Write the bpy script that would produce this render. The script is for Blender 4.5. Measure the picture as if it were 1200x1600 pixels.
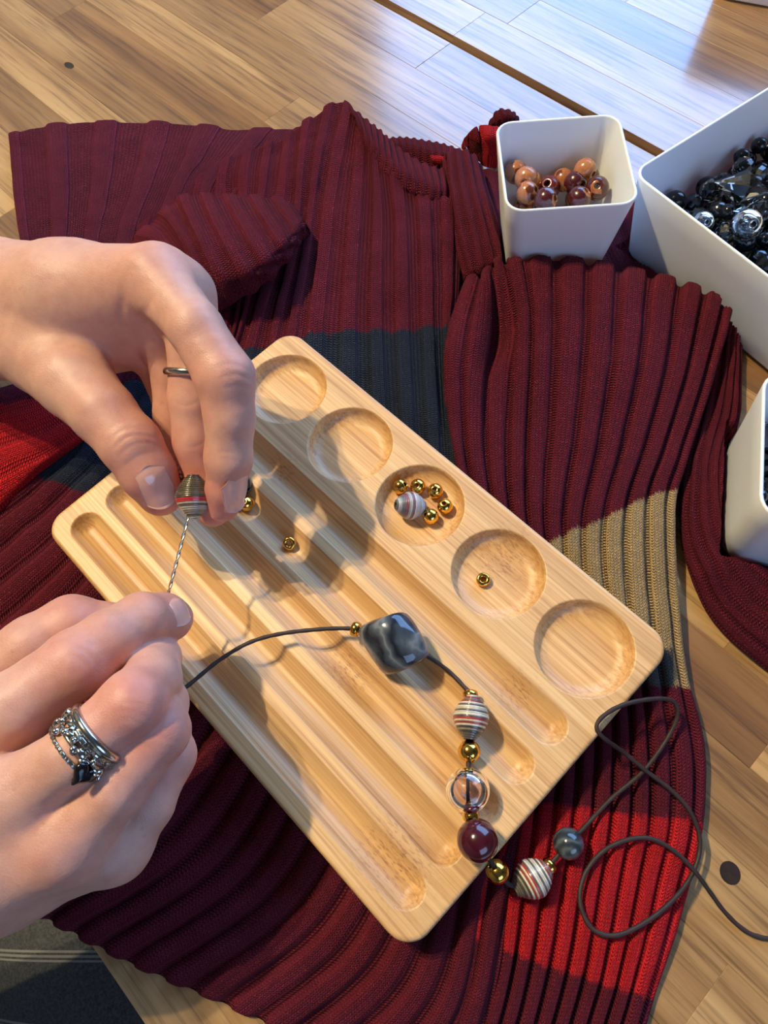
import bpy, bmesh, math, random
import numpy as np
from mathutils import Vector, Matrix
from mathutils.bvhtree import BVHTree

# ------------------------------------------------------------------ camera
# Solved from the four corners of the bead tray.  World: millimetres / 1000,
# x along the tray's long side and the table's planks, z up, table top at 0.
F_PX = 1100.81
CAM = np.array([186.408, 30.015, 276.218])
RIGHT = np.array([0.70238592, 0.70905123, -0.06245295])
UP = np.array([-0.62847302, 0.65896524, 0.4132632])
FWD = np.array([-0.3341791, 0.25102027, -0.90846747])
scene = bpy.context.scene
for o in list(bpy.data.objects):
    bpy.data.objects.remove(o)
COL = scene.collection
cam_d = bpy.data.cameras.new('camera')
cam_d.sensor_fit = 'VERTICAL'
cam_d.sensor_height = 36.0
cam_d.lens = F_PX / 1600 * 36.0
cam_d.clip_start = 0.005
cam = bpy.data.objects.new('camera', cam_d)
m = Matrix.Identity(4)
for i in range(3):
    m[i][0], m[i][1], m[i][2], m[i][3] = RIGHT[i], UP[i], -FWD[i], CAM[i] / 1000
cam.matrix_world = m
COL.objects.link(cam)
scene.camera = cam
# ------------------------------------------------------------------ light
w = bpy.data.worlds.new('world')
scene.world = w
w.use_nodes = True
bg = w.node_tree.nodes['Background']
bg.inputs[0].default_value = (0.80, 0.87, 1.0, 1)
bg.inputs[1].default_value = 0.02


def area_light(name, loc, target, sx, sy, power, color):
    d = bpy.data.lights.new(name, 'AREA')
    d.shape = 'RECTANGLE'
    d.size, d.size_y = sx, sy
    d.energy = power
    d.color = color
    o = bpy.data.objects.new(name, d)
    o.location = loc
    o.rotation_euler = (Vector(target) - Vector(loc)).to_track_quat('-Z', 'Y').to_euler()
    COL.objects.link(o)
    return o


def point_light(name, loc, power, color, r):
    d = bpy.data.lights.new(name, 'POINT')
    d.energy = power
    d.color = color
    d.shadow_soft_size = r
    o = bpy.data.objects.new(name, d)
    o.location = loc
    COL.objects.link(o)
    return o


# daylight window beyond the far side of the table, two warm pendant bulbs
area_light('window_and_fill_light', (-0.55, 1.80, 1.0), (-0.55, 0.0, 0.75), 2.3, 1.3, 62, (0.25, 0.50, 1.0))
area_light('window_and_fill_light', (2.2, -0.5, 1.05), (0.0, 0.1, 0.0), 1.5, 1.2, 19, (0.36, 0.57, 1.0))  # unseen window added to fill the camera-facing sides with cool light
point_light('pendant_bulb', (-0.895, -0.054, 1.66), 82, (1.0, 0.84, 0.52), 0.016)
point_light('pendant_bulb', (-0.817, -0.170, 1.67), 61, (1.0, 0.84, 0.52), 0.016)
scene.view_settings.view_transform = 'Standard'
scene.view_settings.look = 'None'
scene.view_settings.gamma = 1.0
scene.view_settings.use_curve_mapping = False
scene.view_settings.exposure = 0.0


# ------------------------------------------------------------------ helpers
def U(px, py, z):
    """point (mm) at height z on the sight line of a pixel of the 1200x1600 frame"""
    d = FWD + RIGHT * ((px - 600) / F_PX) - UP * ((py - 800) / F_PX)
    return CAM + d * ((z - CAM[2]) / d[2])


def pxmm(P):
    return F_PX / float((np.asarray(P) - CAM) @ FWD)


def proj(P):
    P = np.asarray(P, float) - CAM
    dz = P @ FWD
    return np.stack([600 + F_PX * (P @ RIGHT) / dz, 800 - F_PX * (P @ UP) / dz], -1)


def lin(r, g, b):
    f = lambda c: (c / 255 / 12.92) if c / 255 <= 0.04045 else ((c / 255 + 0.055) / 1.055) ** 2.4
    return np.array([f(r), f(g), f(b)])


def tag(o, label=None, cat=None, group=None, kind=None):
    if label: o['label'] = label
    if cat: o['category'] = cat
    if group: o['group'] = group
    if kind: o['kind'] = kind
    return o


def link(o, parent=None):
    COL.objects.link(o)
    if parent is not None:
        o.parent = parent
    return o


def empty(name, loc_mm=(0, 0, 0)):
    o = bpy.data.objects.new(name, None)
    o.location = [c / 1000 for c in loc_mm]
    o.empty_display_size = 0.02
    return link(o)


def mesh_np(name, V, Fq, mat, col=None, uv=None, smooth=True, off=(0, 0, 0)):
    """V mm (n,3); Fq (m,4) or (m,3) or list of polygons"""
    me = bpy.data.meshes.new(name)
    V = (np.asarray(V, np.float64) - np.asarray(off, float)) / 1000
    if isinstance(Fq, np.ndarray):
        k = Fq.shape[1]
        me.vertices.add(len(V)); me.vertices.foreach_set('co', V.astype(np.float32).ravel())
        me.loops.add(Fq.size); me.loops.foreach_set('vertex_index', Fq.astype(np.int32).ravel())
        me.polygons.add(len(Fq))
        me.polygons.foreach_set('loop_start', np.arange(0, Fq.size, k, dtype=np.int32))
        me.update(calc_edges=True)
    else:
        me.from_pydata([tuple(v) for v in V], [], [tuple(f) for f in Fq])
    if smooth:
        me.polygons.foreach_set('use_smooth', np.ones(len(me.polygons), bool))
    if col is not None:
        a = me.color_attributes.new('Col', 'FLOAT_COLOR', 'POINT')
        c4 = np.ones((len(V), 4), np.float32); col = np.asarray(col); c4[:, :col.shape[1]] = col
        a.data.foreach_set('color', c4.ravel())
    if uv is not None:
        l = me.uv_layers.new(name='UVMap')
        idx = np.empty(len(me.loops), np.int32)
        me.loops.foreach_get('vertex_index', idx)
        l.data.foreach_set('uv', np.asarray(uv, np.float32)[idx].ravel())
    me.materials.append(mat)
    me.validate()
    me.update()
    return me


def obj(name, me, parent=None, off=(0, 0, 0)):
    o = bpy.data.objects.new(name, me)
    o.location = [c / 1000 for c in off]
    return link(o, parent)


def grid_faces(nu, nv, closed_u=False):
    i = np.arange(nu if closed_u else nu - 1)[:, None]
    j = np.arange(nv - 1)[None, :]
    i2 = (i + 1) % nu
    a = i * nv + j; b = i2 * nv + j; c = i2 * nv + j + 1; d = i * nv + j + 1
    return np.stack([a, b, c, d], -1).reshape(-1, 4)


def crom(P, t):
    """Catmull-Rom through P (n,...) at t in [0,n-1]"""
    P = np.asarray(P, float); n = len(P)
    t = np.clip(np.asarray(t, float), 0, n - 1 - 1e-9)
    i = np.floor(t).astype(int); f = (t - i)
    f = f.reshape(f.shape + (1,) * (P.ndim - 1))
    if n == 2:
        return P[0] * (1 - f) + P[1] * f
    E = np.concatenate([2 * P[:1] - P[1:2], P, 2 * P[-1:] - P[-2:-1]])
    p0, p1, p2, p3 = E[i], E[i + 1], E[i + 2], E[i + 3]
    return 0.5 * (2 * p1 + (p2 - p0) * f + (2 * p0 - 5 * p1 + 4 * p2 - p3) * f ** 2 + (3 * p1 - p0 - 3 * p2 + p3) * f ** 3)


def resample(P, n):
    P = np.asarray(P, float)
    D = crom(P, np.linspace(0, len(P) - 1, 40 * len(P)))
    s = np.concatenate([[0], np.cumsum(np.linalg.norm(np.diff(D, axis=0), axis=1))])
    q = np.linspace(0, s[-1], n)
    return np.stack([np.interp(q, s, D[:, k]) for k in range(D.shape[1])], 1), s[-1]


def vnoise(P, scale, seed=0):
    """cheap smooth value noise, P (...,2) or (...,3)"""
    P = np.asarray(P, float) / scale
    i = np.floor(P).astype(np.int64); f = P - i
    f = f * f * (3 - 2 * f)
    out = 0
    nd = P.shape[-1]
    for c in range(2 ** nd):
        b = [(c >> k) & 1 for k in range(nd)]
        wgt = 1; h = seed * 7919 + 17
        for k in range(nd):
            wgt = wgt * (f[..., k] if b[k] else 1 - f[..., k])
            h = (h * 31 + (i[..., k] + b[k]) * (374761393 + k * 668265263))
            h = (h ^ (h >> 13)) * 1274126177 & 0x7fffffff
        out = out + wgt * ((h & 0xffff) / 65535.0)
    return out * 2 - 1


def frame_of(d, ref=(0, 0, 1)):
    d = np.asarray(d, float); d = d / np.linalg.norm(d)
    r = np.asarray(ref, float)
    if abs(d @ r) > 0.95: r = np.array([1.0, 0, 0])
    a = np.cross(r, d); a /= np.linalg.norm(a)
    return a, np.cross(d, a), d


def tube(path, r, nseg=8, caps=True):
    P = np.asarray(path, float); n = len(P)
    rr = np.full(n, r) if np.isscalar(r) else np.asarray(r)
    T = np.gradient(P, axis=0); T /= np.linalg.norm(T, axis=1)[:, None] + 1e-12
    a, b, _ = frame_of(T[0])
    V = []
    for k in range(n):
        a = a - T[k] * (a @ T[k]); a /= np.linalg.norm(a); b = np.cross(T[k], a)
        ang = np.arange(nseg) * 2 * np.pi / nseg
        V.append(P[k] + rr[k] * (np.cos(ang)[:, None] * a + np.sin(ang)[:, None] * b))
    V = np.concatenate(V)
    F = []
    for k in range(n - 1):
        for s in range(nseg):
            s2 = (s + 1) % nseg
            F.append((k * nseg + s, k * nseg + s2, (k + 1) * nseg + s2, (k + 1) * nseg + s))
    if caps:
        F.append(tuple(range(nseg))[::-1]); F.append(tuple((n - 1) * nseg + s for s in range(nseg)))
    return V, F


def lathe(profile, nseg=28, closed=True):
    """profile: list of (r, h) as a loop round the wall of a bead (closed ring)"""
    pr = np.asarray(profile, float); n = len(pr)
    ang = np.arange(nseg) * 2 * np.pi / nseg
    V = np.stack([pr[None, :, 0] * np.cos(ang)[:, None], pr[None, :, 0] * np.sin(ang)[:, None],
                  np.broadcast_to(pr[None, :, 1], (nseg, n))], -1).reshape(-1, 3)
    F = []
    for s in range(nseg):
        s2 = (s + 1) % nseg
        for k in range(n if closed else n - 1):
            k2 = (k + 1) % n
            F.append((s * n + k, s2 * n + k, s2 * n + k2, s * n + k2))
    return V, F


# ------------------------------------------------------------------ materials
def mat(name, base=(0.5, 0.5, 0.5), rough=0.5, **kw):
    m = bpy.data.materials.new(name)
    m.use_nodes = True
    nt = m.node_tree
    b = nt.nodes['Principled BSDF']
    b.inputs['Base Color'].default_value = (*base, 1)
    b.inputs['Roughness'].default_value = rough
    for k, v in kw.items():
        b.inputs[k].default_value = v
    return m, nt, b


def N(nt, t, **kw):
    n = nt.nodes.new(t)
    for k, v in kw.items():
        if hasattr(n, k): setattr(n, k, v)
        else: n.inputs[k].default_value = v
    return n


def L(nt, a, b): nt.links.new(a, b)


def math_node(nt, op, a, b=None, c=None):
    n = nt.nodes.new('ShaderNodeMath'); n.operation = op
    for i, v in enumerate((a, b, c)):
        if v is None: continue
        if isinstance(v, (int, float)): n.inputs[i].default_value = v
        else: nt.links.new(v, n.inputs[i])
    return n.outputs[0]


def mixc(nt, fac, a, b, blend='MIX'):
    n = nt.nodes.new('ShaderNodeMix'); n.data_type = 'RGBA'; n.blend_type = blend
    for s, v in ((n.inputs[0], fac), (n.inputs[6], a), (n.inputs[7], b)):
        if isinstance(v, (int, float)): s.default_value = v
        elif isinstance(v, (tuple, list, np.ndarray)): s.default_value = (*v[:3], 1)
        else: nt.links.new(v, s)
    return n.outputs[2]


def ramp(nt, fac, stops, interp='LINEAR'):
    n = nt.nodes.new('ShaderNodeValToRGB'); r = n.color_ramp; r.interpolation = interp
    while len(r.elements) < len(stops): r.elements.new(0.5)
    for e, (p, c) in zip(r.elements, stops):
        e.position = p; e.color = (*c[:3], 1) if hasattr(c, '__len__') else (c, c, c, 1)
    nt.links.new(fac, n.inputs[0])
    return n.outputs[0]


def bump(nt, b, h, strength, dist, prev=None):
    n = nt.nodes.new('ShaderNodeBump')
    n.inputs['Strength'].default_value = strength
    n.inputs['Distance'].default_value = dist
    nt.links.new(h, n.inputs['Height'])
    if prev is not None: nt.links.new(prev, n.inputs['Normal'])
    nt.links.new(n.outputs[0], b.inputs['Normal'])
    return n.outputs[0]


def coords(nt, kind='Object', scale=(1, 1, 1), loc=(0, 0, 0)):
    t = nt.nodes.new('ShaderNodeTexCoord'); mp = nt.nodes.new('ShaderNodeMapping')
    mp.inputs['Scale'].default_value = scale; mp.inputs['Location'].default_value = loc
    nt.links.new(t.outputs[kind], mp.inputs[0])
    return mp.outputs[0]


def noise(nt, vec, scale, detail=4, rough=0.6, dist=0.0):
    n = nt.nodes.new('ShaderNodeTexNoise')
    n.inputs['Scale'].default_value = scale; n.inputs['Detail'].default_value = detail
    n.inputs['Roughness'].default_value = rough; n.inputs['Distortion'].default_value = dist
    nt.links.new(vec, n.inputs['Vector'])
    return n.outputs[0]


def make_knit():
    m, nt, b = mat('ribbed knit wool', rough=0.92)
    b.inputs['Sheen Weight'].default_value = 0.4
    b.inputs['Sheen Roughness'].default_value = 0.5
    b.inputs['Specular IOR Level'].default_value = 0.15
    at = N(nt, 'ShaderNodeVertexColor'); at.layer_name = 'Col'
    L(nt, at.outputs[0], b.inputs['Sheen Tint'])
    uv = nt.nodes.new('ShaderNodeUVMap')
    sp = nt.nodes.new('ShaderNodeSeparateXYZ'); L(nt, uv.outputs[0], sp.inputs[0])
    fu = math_node(nt, 'FRACT', sp.outputs[0])
    au = math_node(nt, 'ABSOLUTE', math_node(nt, 'SUBTRACT', fu, 0.5))
    vv = math_node(nt, 'ADD', sp.outputs[1], math_node(nt, 'MULTIPLY', au, 1.5))
    cv = math_node(nt, 'COSINE', math_node(nt, 'MULTIPLY', vv, 2 * math.pi))
    cu = math_node(nt, 'SINE', math_node(nt, 'MULTIPLY', au, 2 * math.pi))   # leg bulge
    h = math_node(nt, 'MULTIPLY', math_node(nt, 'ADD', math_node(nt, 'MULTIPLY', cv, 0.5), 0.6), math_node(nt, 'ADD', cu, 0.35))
    nz = noise(nt, coords(nt), 2600, 3, 0.7)
    big = noise(nt, coords(nt), 90, 3, 0.6)
    # purl columns: rows of small horizontal loops
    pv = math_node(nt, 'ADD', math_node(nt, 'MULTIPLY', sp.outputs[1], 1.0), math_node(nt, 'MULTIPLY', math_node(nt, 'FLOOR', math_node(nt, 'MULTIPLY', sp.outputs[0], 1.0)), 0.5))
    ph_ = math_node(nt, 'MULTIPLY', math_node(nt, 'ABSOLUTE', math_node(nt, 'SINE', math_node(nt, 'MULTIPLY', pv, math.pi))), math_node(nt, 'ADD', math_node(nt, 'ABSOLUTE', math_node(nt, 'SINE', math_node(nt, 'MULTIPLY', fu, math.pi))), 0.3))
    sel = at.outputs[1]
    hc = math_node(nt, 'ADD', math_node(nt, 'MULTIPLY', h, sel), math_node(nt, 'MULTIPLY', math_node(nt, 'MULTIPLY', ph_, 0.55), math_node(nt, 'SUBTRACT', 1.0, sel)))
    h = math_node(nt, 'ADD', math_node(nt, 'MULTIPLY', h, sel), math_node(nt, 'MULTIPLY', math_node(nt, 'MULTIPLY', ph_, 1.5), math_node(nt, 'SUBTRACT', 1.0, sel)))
    hh = math_node(nt, 'ADD', h, math_node(nt, 'MULTIPLY', nz, 0.7))
    # heathered yarn: flecks of lighter fibre
    fl = ramp(nt, nz, [(0.40, (0.72, 0.70, 0.72)), (0.56, (1.0, 1.0, 1.0)), (0.75, (1.7, 1.65, 1.65))])
    c = mixc(nt, 1.0, at.outputs[0], fl, 'MULTIPLY')
    bg2 = ramp(nt, big, [(0.3, (0.86, 0.86, 0.9)), (0.7, (1.12, 1.08, 1.06))])
    c = mixc(nt, 1.0, c, bg2, 'MULTIPLY')
    # relief shading painted into the colour: strand tops lighter, holes and purl columns darker
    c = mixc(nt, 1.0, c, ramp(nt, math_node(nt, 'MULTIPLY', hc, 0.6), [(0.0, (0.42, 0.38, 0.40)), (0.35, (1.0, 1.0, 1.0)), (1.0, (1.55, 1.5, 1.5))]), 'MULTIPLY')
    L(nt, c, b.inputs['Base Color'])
    bump(nt, b, hh, 1.0, 0.0011)
    return m


def make_bamboo():
    m, nt, b = mat('bamboo', rough=0.42)
    b.inputs['Specular IOR Level'].default_value = 0.7
    b.inputs['Coat Weight'].default_value = 0.4
    b.inputs['Coat Roughness'].default_value = 0.45
    b.inputs['Coat IOR'].default_value = 1.6
    v = coords(nt, 'Object', (1, 1, 1))
    sx = nt.nodes.new('ShaderNodeSeparateXYZ'); L(nt, v, sx.inputs[0])
    fine = noise(nt, coords(nt, 'Object', (9, 900, 900)), 1.0, 5, 0.7)
    mid = noise(nt, coords(nt, 'Object', (5, 190, 120), (3, 1, 7)), 1.0, 3, 0.6)
    strip = nt.nodes.new('ShaderNodeTexWhiteNoise'); strip.noise_dimensions = '1D'
    L(nt, math_node(nt, 'FLOOR', math_node(nt, 'MULTIPLY', sx.outputs[1], 1 / 0.0068)), strip.inputs['W'])
    t = math_node(nt, 'ADD', math_node(nt, 'MULTIPLY', fine, 0.70), math_node(nt, 'MULTIPLY', mid, 0.30))
    c = ramp(nt, t, [(0.32, lin(166, 110, 60)), (0.45, lin(206, 156, 98)), (0.56, lin(222, 178, 120)), (0.72, lin(232, 196, 142))])
    st = ramp(nt, strip.outputs[0], [(0.0, (0.90, 0.87, 0.83)), (1.0, (1.06, 1.05, 1.04))])
    c = mixc(nt, 1.0, c, st, 'MULTIPLY')
    # node marks: speckled patches of short dark vessels
    spk = noise(nt, coords(nt, 'Object', (420, 1500, 800)), 1.0, 2, 0.5)
    tot = None
    for (x, y, rx, ry) in ((0.128, 0.047, .010, .006), (0.183, 0.016, .012, .010), (0.140, 0.119, .009, .011), (0.176, 0.083, .007, .006), (0.05, 0.085, .006, .005)):
        d = math_node(nt, 'ADD', math_node(nt, 'POWER', math_node(nt, 'DIVIDE', math_node(nt, 'SUBTRACT', sx.outputs[0], x), rx), 2.0),
                      math_node(nt, 'POWER', math_node(nt, 'DIVIDE', math_node(nt, 'SUBTRACT', sx.outputs[1], y), ry), 2.0))
        e = math_node(nt, 'POWER', 2.718, math_node(nt, 'MULTIPLY', d, -1.0))
        tot = e if tot is None else math_node(nt, 'MAXIMUM', tot, e)
    mk = math_node(nt, 'MULTIPLY', tot, ramp(nt, spk, [(0.52, 0.0), (0.66, 1.0)]))
    c = mixc(nt, math_node(nt, 'MULTIPLY', mk, 0.75), c, lin(120, 70, 30))
    c = mixc(nt, math_node(nt, 'MULTIPLY', tot, 0.22), c, lin(170, 104, 44))
    # end grain stipple in the rounded ends of the cuts
    L(nt, c, b.inputs['Base Color'])
    rr = ramp(nt, fine, [(0.3, 0.6), (0.7, 0.48)])
    L(nt, rr, b.inputs['Roughness'])
    bump(nt, b, fine, 0.25, 0.00025)
    return m


def make_plank(name):
    m, nt, b = mat(name, rough=0.3)
    b.inputs['Coat Weight'].default_value = 1.0
    b.inputs['Coat Roughness'].default_value = 0.16
    b.inputs['Coat IOR'].default_value = 1.8
    oi = nt.nodes.new('ShaderNodeObjectInfo')
    tc = nt.nodes.new('ShaderNodeTexCoord')
    off = nt.nodes.new('ShaderNodeVectorMath'); off.operation = 'SCALE'
    cmb = nt.nodes.new('ShaderNodeCombineXYZ')
    for k in range(3): L(nt, oi.outputs['Random'], cmb.inputs[k])
    L(nt, cmb.outputs[0], off.inputs[0]); off.inputs['Scale'].default_value = 37.0
    ad = nt.nodes.new('ShaderNodeVectorMath'); ad.operation = 'ADD'
    L(nt, tc.outputs['Object'], ad.inputs[0]); L(nt, off.outputs[0], ad.inputs[1])
    mp = nt.nodes.new('ShaderNodeMapping'); mp.inputs['Scale'].default_value = (5, 75, 75); L(nt, ad.outputs[0], mp.inputs[0])
    g = noise(nt, mp.outputs[0], 1.0, 6, 0.62, 0.5)
    mp2 = nt.nodes.new('ShaderNodeMapping'); mp2.inputs['Scale'].default_value = (16, 420, 420); L(nt, ad.outputs[0], mp2.inputs[0])
    fi = noise(nt, mp2.outputs[0], 1.0, 4, 0.65)
    mp3 = nt.nodes.new('ShaderNodeMapping'); mp3.inputs['Scale'].default_value = (4, 14, 10); L(nt, ad.outputs[0], mp3.inputs[0])
    bl = noise(nt, mp3.outputs[0], 1.0, 3, 0.55)
    t = math_node(nt, 'ADD', math_node(nt, 'MULTIPLY', g, 0.62), math_node(nt, 'MULTIPLY', bl, 0.38))
    c = ramp(nt, t, [(0.28, lin(80, 52, 28)), (0.42, lin(134, 98, 58)), (0.55, lin(164, 128, 82)), (0.74, lin(190, 156, 108))])
    fl = ramp(nt, fi, [(0.34, (0.55, 0.50, 0.46)), (0.5, (1, 1, 1)), (0.8, (1.10, 1.08, 1.06))])
    c = mixc(nt, 1.0, c, fl, 'MULTIPLY')
    tone = oi.outputs['Color']
    c = mixc(nt, 1.0, c, tone, 'MULTIPLY')
    L(nt, c, b.inputs['Base Color'])
    L(nt, ramp(nt, fi, [(0.3, 0.42), (0.7, 0.30)]), b.inputs['Roughness'])
    bump(nt, b, fi, 0.12, 0.0003)
    return m


def make_skin():
    m, nt, b = mat('skin', rough=0.46)
    b.inputs['Subsurface Weight'].default_value = 0.35
    b.inputs['Subsurface Radius'].default_value = (1.0, 0.36, 0.2)
    b.inputs['Subsurface Scale'].default_value = 0.0022
    b.inputs['Specular IOR Level'].default_value = 0.42
    at = N(nt, 'ShaderNodeVertexColor'); at.layer_name = 'Col'
    v = coords(nt)
    big = noise(nt, v, 140, 4, 0.6)
    c = mixc(nt, 1.0, at.outputs[0], ramp(nt, big, [(0.3, (0.92, 0.86, 0.86)), (0.55, (1, 1, 1)), (0.75, (1.06, 1.07, 1.06))]), 'MULTIPLY')
    fr = noise(nt, coords(nt, 'Object', (1, 1, 1), (5, 3, 1)), 330, 1, 0.5)
    c = mixc(nt, ramp(nt, fr, [(0.72, 0.0), (0.80, 0.2)]), c, lin(168, 104, 78))
    L(nt, c, b.inputs['Base Color'])
    vo = nt.nodes.new('ShaderNodeTexVoronoi'); vo.feature = 'DISTANCE_TO_EDGE'; vo.inputs['Scale'].default_value = 1100; L(nt, v, vo.inputs['Vector'])
    n2 = noise(nt, v, 500, 4, 0.6)
    hh = math_node(nt, 'ADD', math_node(nt, 'MULTIPLY', math_node(nt, 'MINIMUM', vo.outputs[0], 0.25), 1.6), n2)
    bump(nt, b, hh, 0.16, 0.0005)
    return m


M = {}
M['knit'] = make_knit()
M['bamboo'] = make_bamboo()
M['plank'] = make_plank('oiled wood')
M['skin'] = make_skin()
M['nail'] = mat('fingernail', tuple(lin(226, 172, 156)), 0.16, **{'Subsurface Weight': 0.2, 'Subsurface Scale': 0.001, 'Coat Weight': 0.7, 'Coat Roughness': 0.06})[0]
M['gold'] = mat('polished gold metal', tuple(lin(226, 178, 84)), 0.13, Metallic=1.0)[0]
M['silver'] = mat('polished silver', tuple(lin(206, 200, 190)), 0.16, Metallic=1.0)[0]
M['wire'] = mat('twisted wire needle', tuple(lin(225, 215, 200)), 0.22, Metallic=1.0)[0]
M['jet'] = mat('black stone', (0.006, 0.006, 0.008), 0.12)[0]
M['crystal'] = mat('clear stone', (0.95, 0.97, 1.0), 0.02, **{'Transmission Weight': 1.0, 'IOR': 1.7})[0]
M['plastic'] = mat('white plastic', tuple(lin(240, 242, 244)), 0.34, **{'Subsurface Weight': 0.15, 'Subsurface Scale': 0.004})[0]
M['glass_smoke'] = mat('smoky glass', tuple(lin(226, 208, 214)), 0.0, **{'Transmission Weight': 1.0, 'IOR': 1.5})[0]
M['glass_clear'] = mat('clear glass', (0.93, 0.95, 0.97), 0.0, **{'Transmission Weight': 1.0, 'IOR': 1.5})[0]
M['glass_grey'] = mat('grey glass', tuple(lin(160, 156, 150)), 0.02, **{'Transmission Weight': 1.0, 'IOR': 1.5})[0]
M['black_bead'] = mat('glossy black bead', (0.008, 0.008, 0.01), 0.1)[0]
M['hematite'] = mat('dark metallic bead', (0.10, 0.105, 0.115), 0.16, Metallic=0.9)[0]
M['burgundy_bead'] = mat('lacquered burgundy wood', tuple(lin(66, 14, 26)), 0.16, **{'Coat Weight': 0.6, 'Coat Roughness': 0.08})[0]


def stone_mat(name, stops, scale, dist, rough=0.1, dim=3.0):
    m, nt, b = mat(name, rough=rough)
    v = coords(nt, 'Object')
    wv = nt.nodes.new('ShaderNodeTexWave'); wv.wave_type = 'BANDS'; wv.bands_direction = 'DIAGONAL'
    wv.inputs['Scale'].default_value = scale; wv.inputs['Distortion'].default_value = dist
    wv.inputs['Detail'].default_value = dim; wv.inputs['Detail Scale'].default_value = 1.2
    L(nt, v, wv.inputs['Vector'])
    L(nt, ramp(nt, wv.outputs[1], stops), b.inputs['Base Color'])
    b.inputs['Coat Weight'].default_value = 0.5; b.inputs['Coat Roughness'].default_value = 0.04
    return m


M['grey_stone'] = stone_mat('grey veined stone', [(0.0, lin(30, 34, 42)), (0.4, lin(58, 64, 74)), (0.75, lin(70, 78, 84)), (0.95, lin(92, 98, 104)), (1.0, lin(116, 118, 122))], 62, 6)
M['slate_bead'] = stone_mat('dark slate bead', [(0.0, lin(40, 48, 54)), (0.6, lin(58, 66, 70)), (1.0, lin(84, 92, 94))], 120, 6, 0.14)


def cord_mat():
    m, nt, b = mat('waxed brown cord', tuple(lin(48, 30, 22)), 0.6)
    return m


M['cord'] = cord_mat()


def vc_mat(name, rough, coat=0.0, bumpy=0.0):
    m, nt, b = mat(name, rough=rough)
    at = N(nt, 'ShaderNodeVertexColor'); at.layer_name = 'Col'
    c = mixc(nt, 1.0, at.outputs[0], ramp(nt, noise(nt, coords(nt), 700, 3), [(0.3, (0.82, 0.82, 0.82)), (0.7, (1.12, 1.12, 1.12))]), 'MULTIPLY')
    L(nt, c, b.inputs['Base Color'])
    b.inputs['Coat Weight'].default_value = coat; b.inputs['Coat Roughness'].default_value = 0.08
    return m


M['paper'] = vc_mat('varnished rolled paper', 0.3, 0.6)


def wood_bead_mat(name, a, c2, scale, thr):
    m, nt, b = mat(name, rough=0.25)
    v = coords(nt, 'Object')
    vo = nt.nodes.new('ShaderNodeTexVoronoi'); vo.inputs['Scale'].default_value = scale; L(nt, v, vo.inputs['Vector'])
    n2 = noise(nt, coords(nt, 'Object', (300, 300, 1600)), 1.0, 3)
    col = ramp(nt, vo.outputs['Color'], [(0, a), (thr, a), (thr + 0.02, c2), (1, c2)])
    col = mixc(nt, 1.0, col, ramp(nt, n2, [(0.3, (0.7, 0.66, 0.6)), (0.7, (1.15, 1.1, 1.1))]), 'MULTIPLY')
    L(nt, col, b.inputs['Base Color'])
    b.inputs['Coat Weight'].default_value = 0.7; b.inputs['Coat Roughness'].default_value = 0.07
    return m


M['bead_tan'] = wood_bead_mat('tan wood bead', lin(184, 120, 74), lin(168, 100, 54), 200, 0.6)
M['bead_olive'] = wood_bead_mat('olive wood bead', lin(176, 124, 58), lin(150, 96, 40), 250, 0.5)
M['bead_maroon'] = wood_bead_mat('maroon wood bead', lin(112, 34, 28), lin(96, 26, 22), 200, 0.5)
M['bead_patch'] = wood_bead_mat('maroon and tan patched bead', lin(78, 22, 24), lin(170, 104, 60), 170, 0.6)
M['bead_speck'] = wood_bead_mat('brown speckled bead', lin(176, 110, 60), lin(104, 46, 24), 330, 0.62)


# ------------------------------------------------------------------ room shell round the table
def slab(name, x0, x1, y0, y1, z0, z1, m_):
    c = np.array([(x0 + x1) / 2, (y0 + y1) / 2, (z0 + z1) / 2])
    h = np.array([x1 - x0, y1 - y0, z1 - z0]) / 2
    V = [(sx * h[0], sy * h[1], sz * h[2]) for sz in (-1, 1) for sx, sy in ((-1, -1), (1, -1), (1, 1), (-1, 1))]
    F = [(3, 2, 1, 0), (4, 5, 6, 7)] + [(k, (k + 1) % 4, 4 + (k + 1) % 4, 4 + k) for k in range(4)]
    return tag(obj(name, mesh_np(name, V, F, m_, smooth=False), None, c), kind='structure')


def plaster(name, c):
    m_, nt, b = mat(name, c, 0.8)
    bump(nt, b, noise(nt, coords(nt), 60, 4), 0.15, 0.002)
    L(nt, ramp(nt, noise(nt, coords(nt), 2, 3), [(0.3, tuple(np.array(c) * 0.94)), (0.7, c)]), b.inputs['Base Color'])
    return m_


wall_m = plaster('warm plaster', (0.17, 0.17, 0.17)); floor_m = plaster('grey floor', (0.16, 0.13, 0.10))
slab('floor', -2300, 2500, -2300, 1900, -800, -740, floor_m)
slab('ceiling', -2300, 2500, -2300, 1900, 1760, 1800, wall_m)
slab('wall_left', -2340, -2300, -2300, 1900, -740, 1760, wall_m)
slab('wall_right', 2500, 2540, -2300, 1900, -740, 1760, wall_m)
slab('wall_back', -2300, 2500, -2340, -2300, -740, 1760, wall_m)
slab('wall_front', -2300, 2500, 1900, 1940, -740, 1760, wall_m)

# ------------------------------------------------------------------ table
rng = random.Random(5)
table = empty('table', (0, 150, -30))
tag(table, 'wooden plank table with a lengthwise gap between its two halves', 'table')


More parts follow.
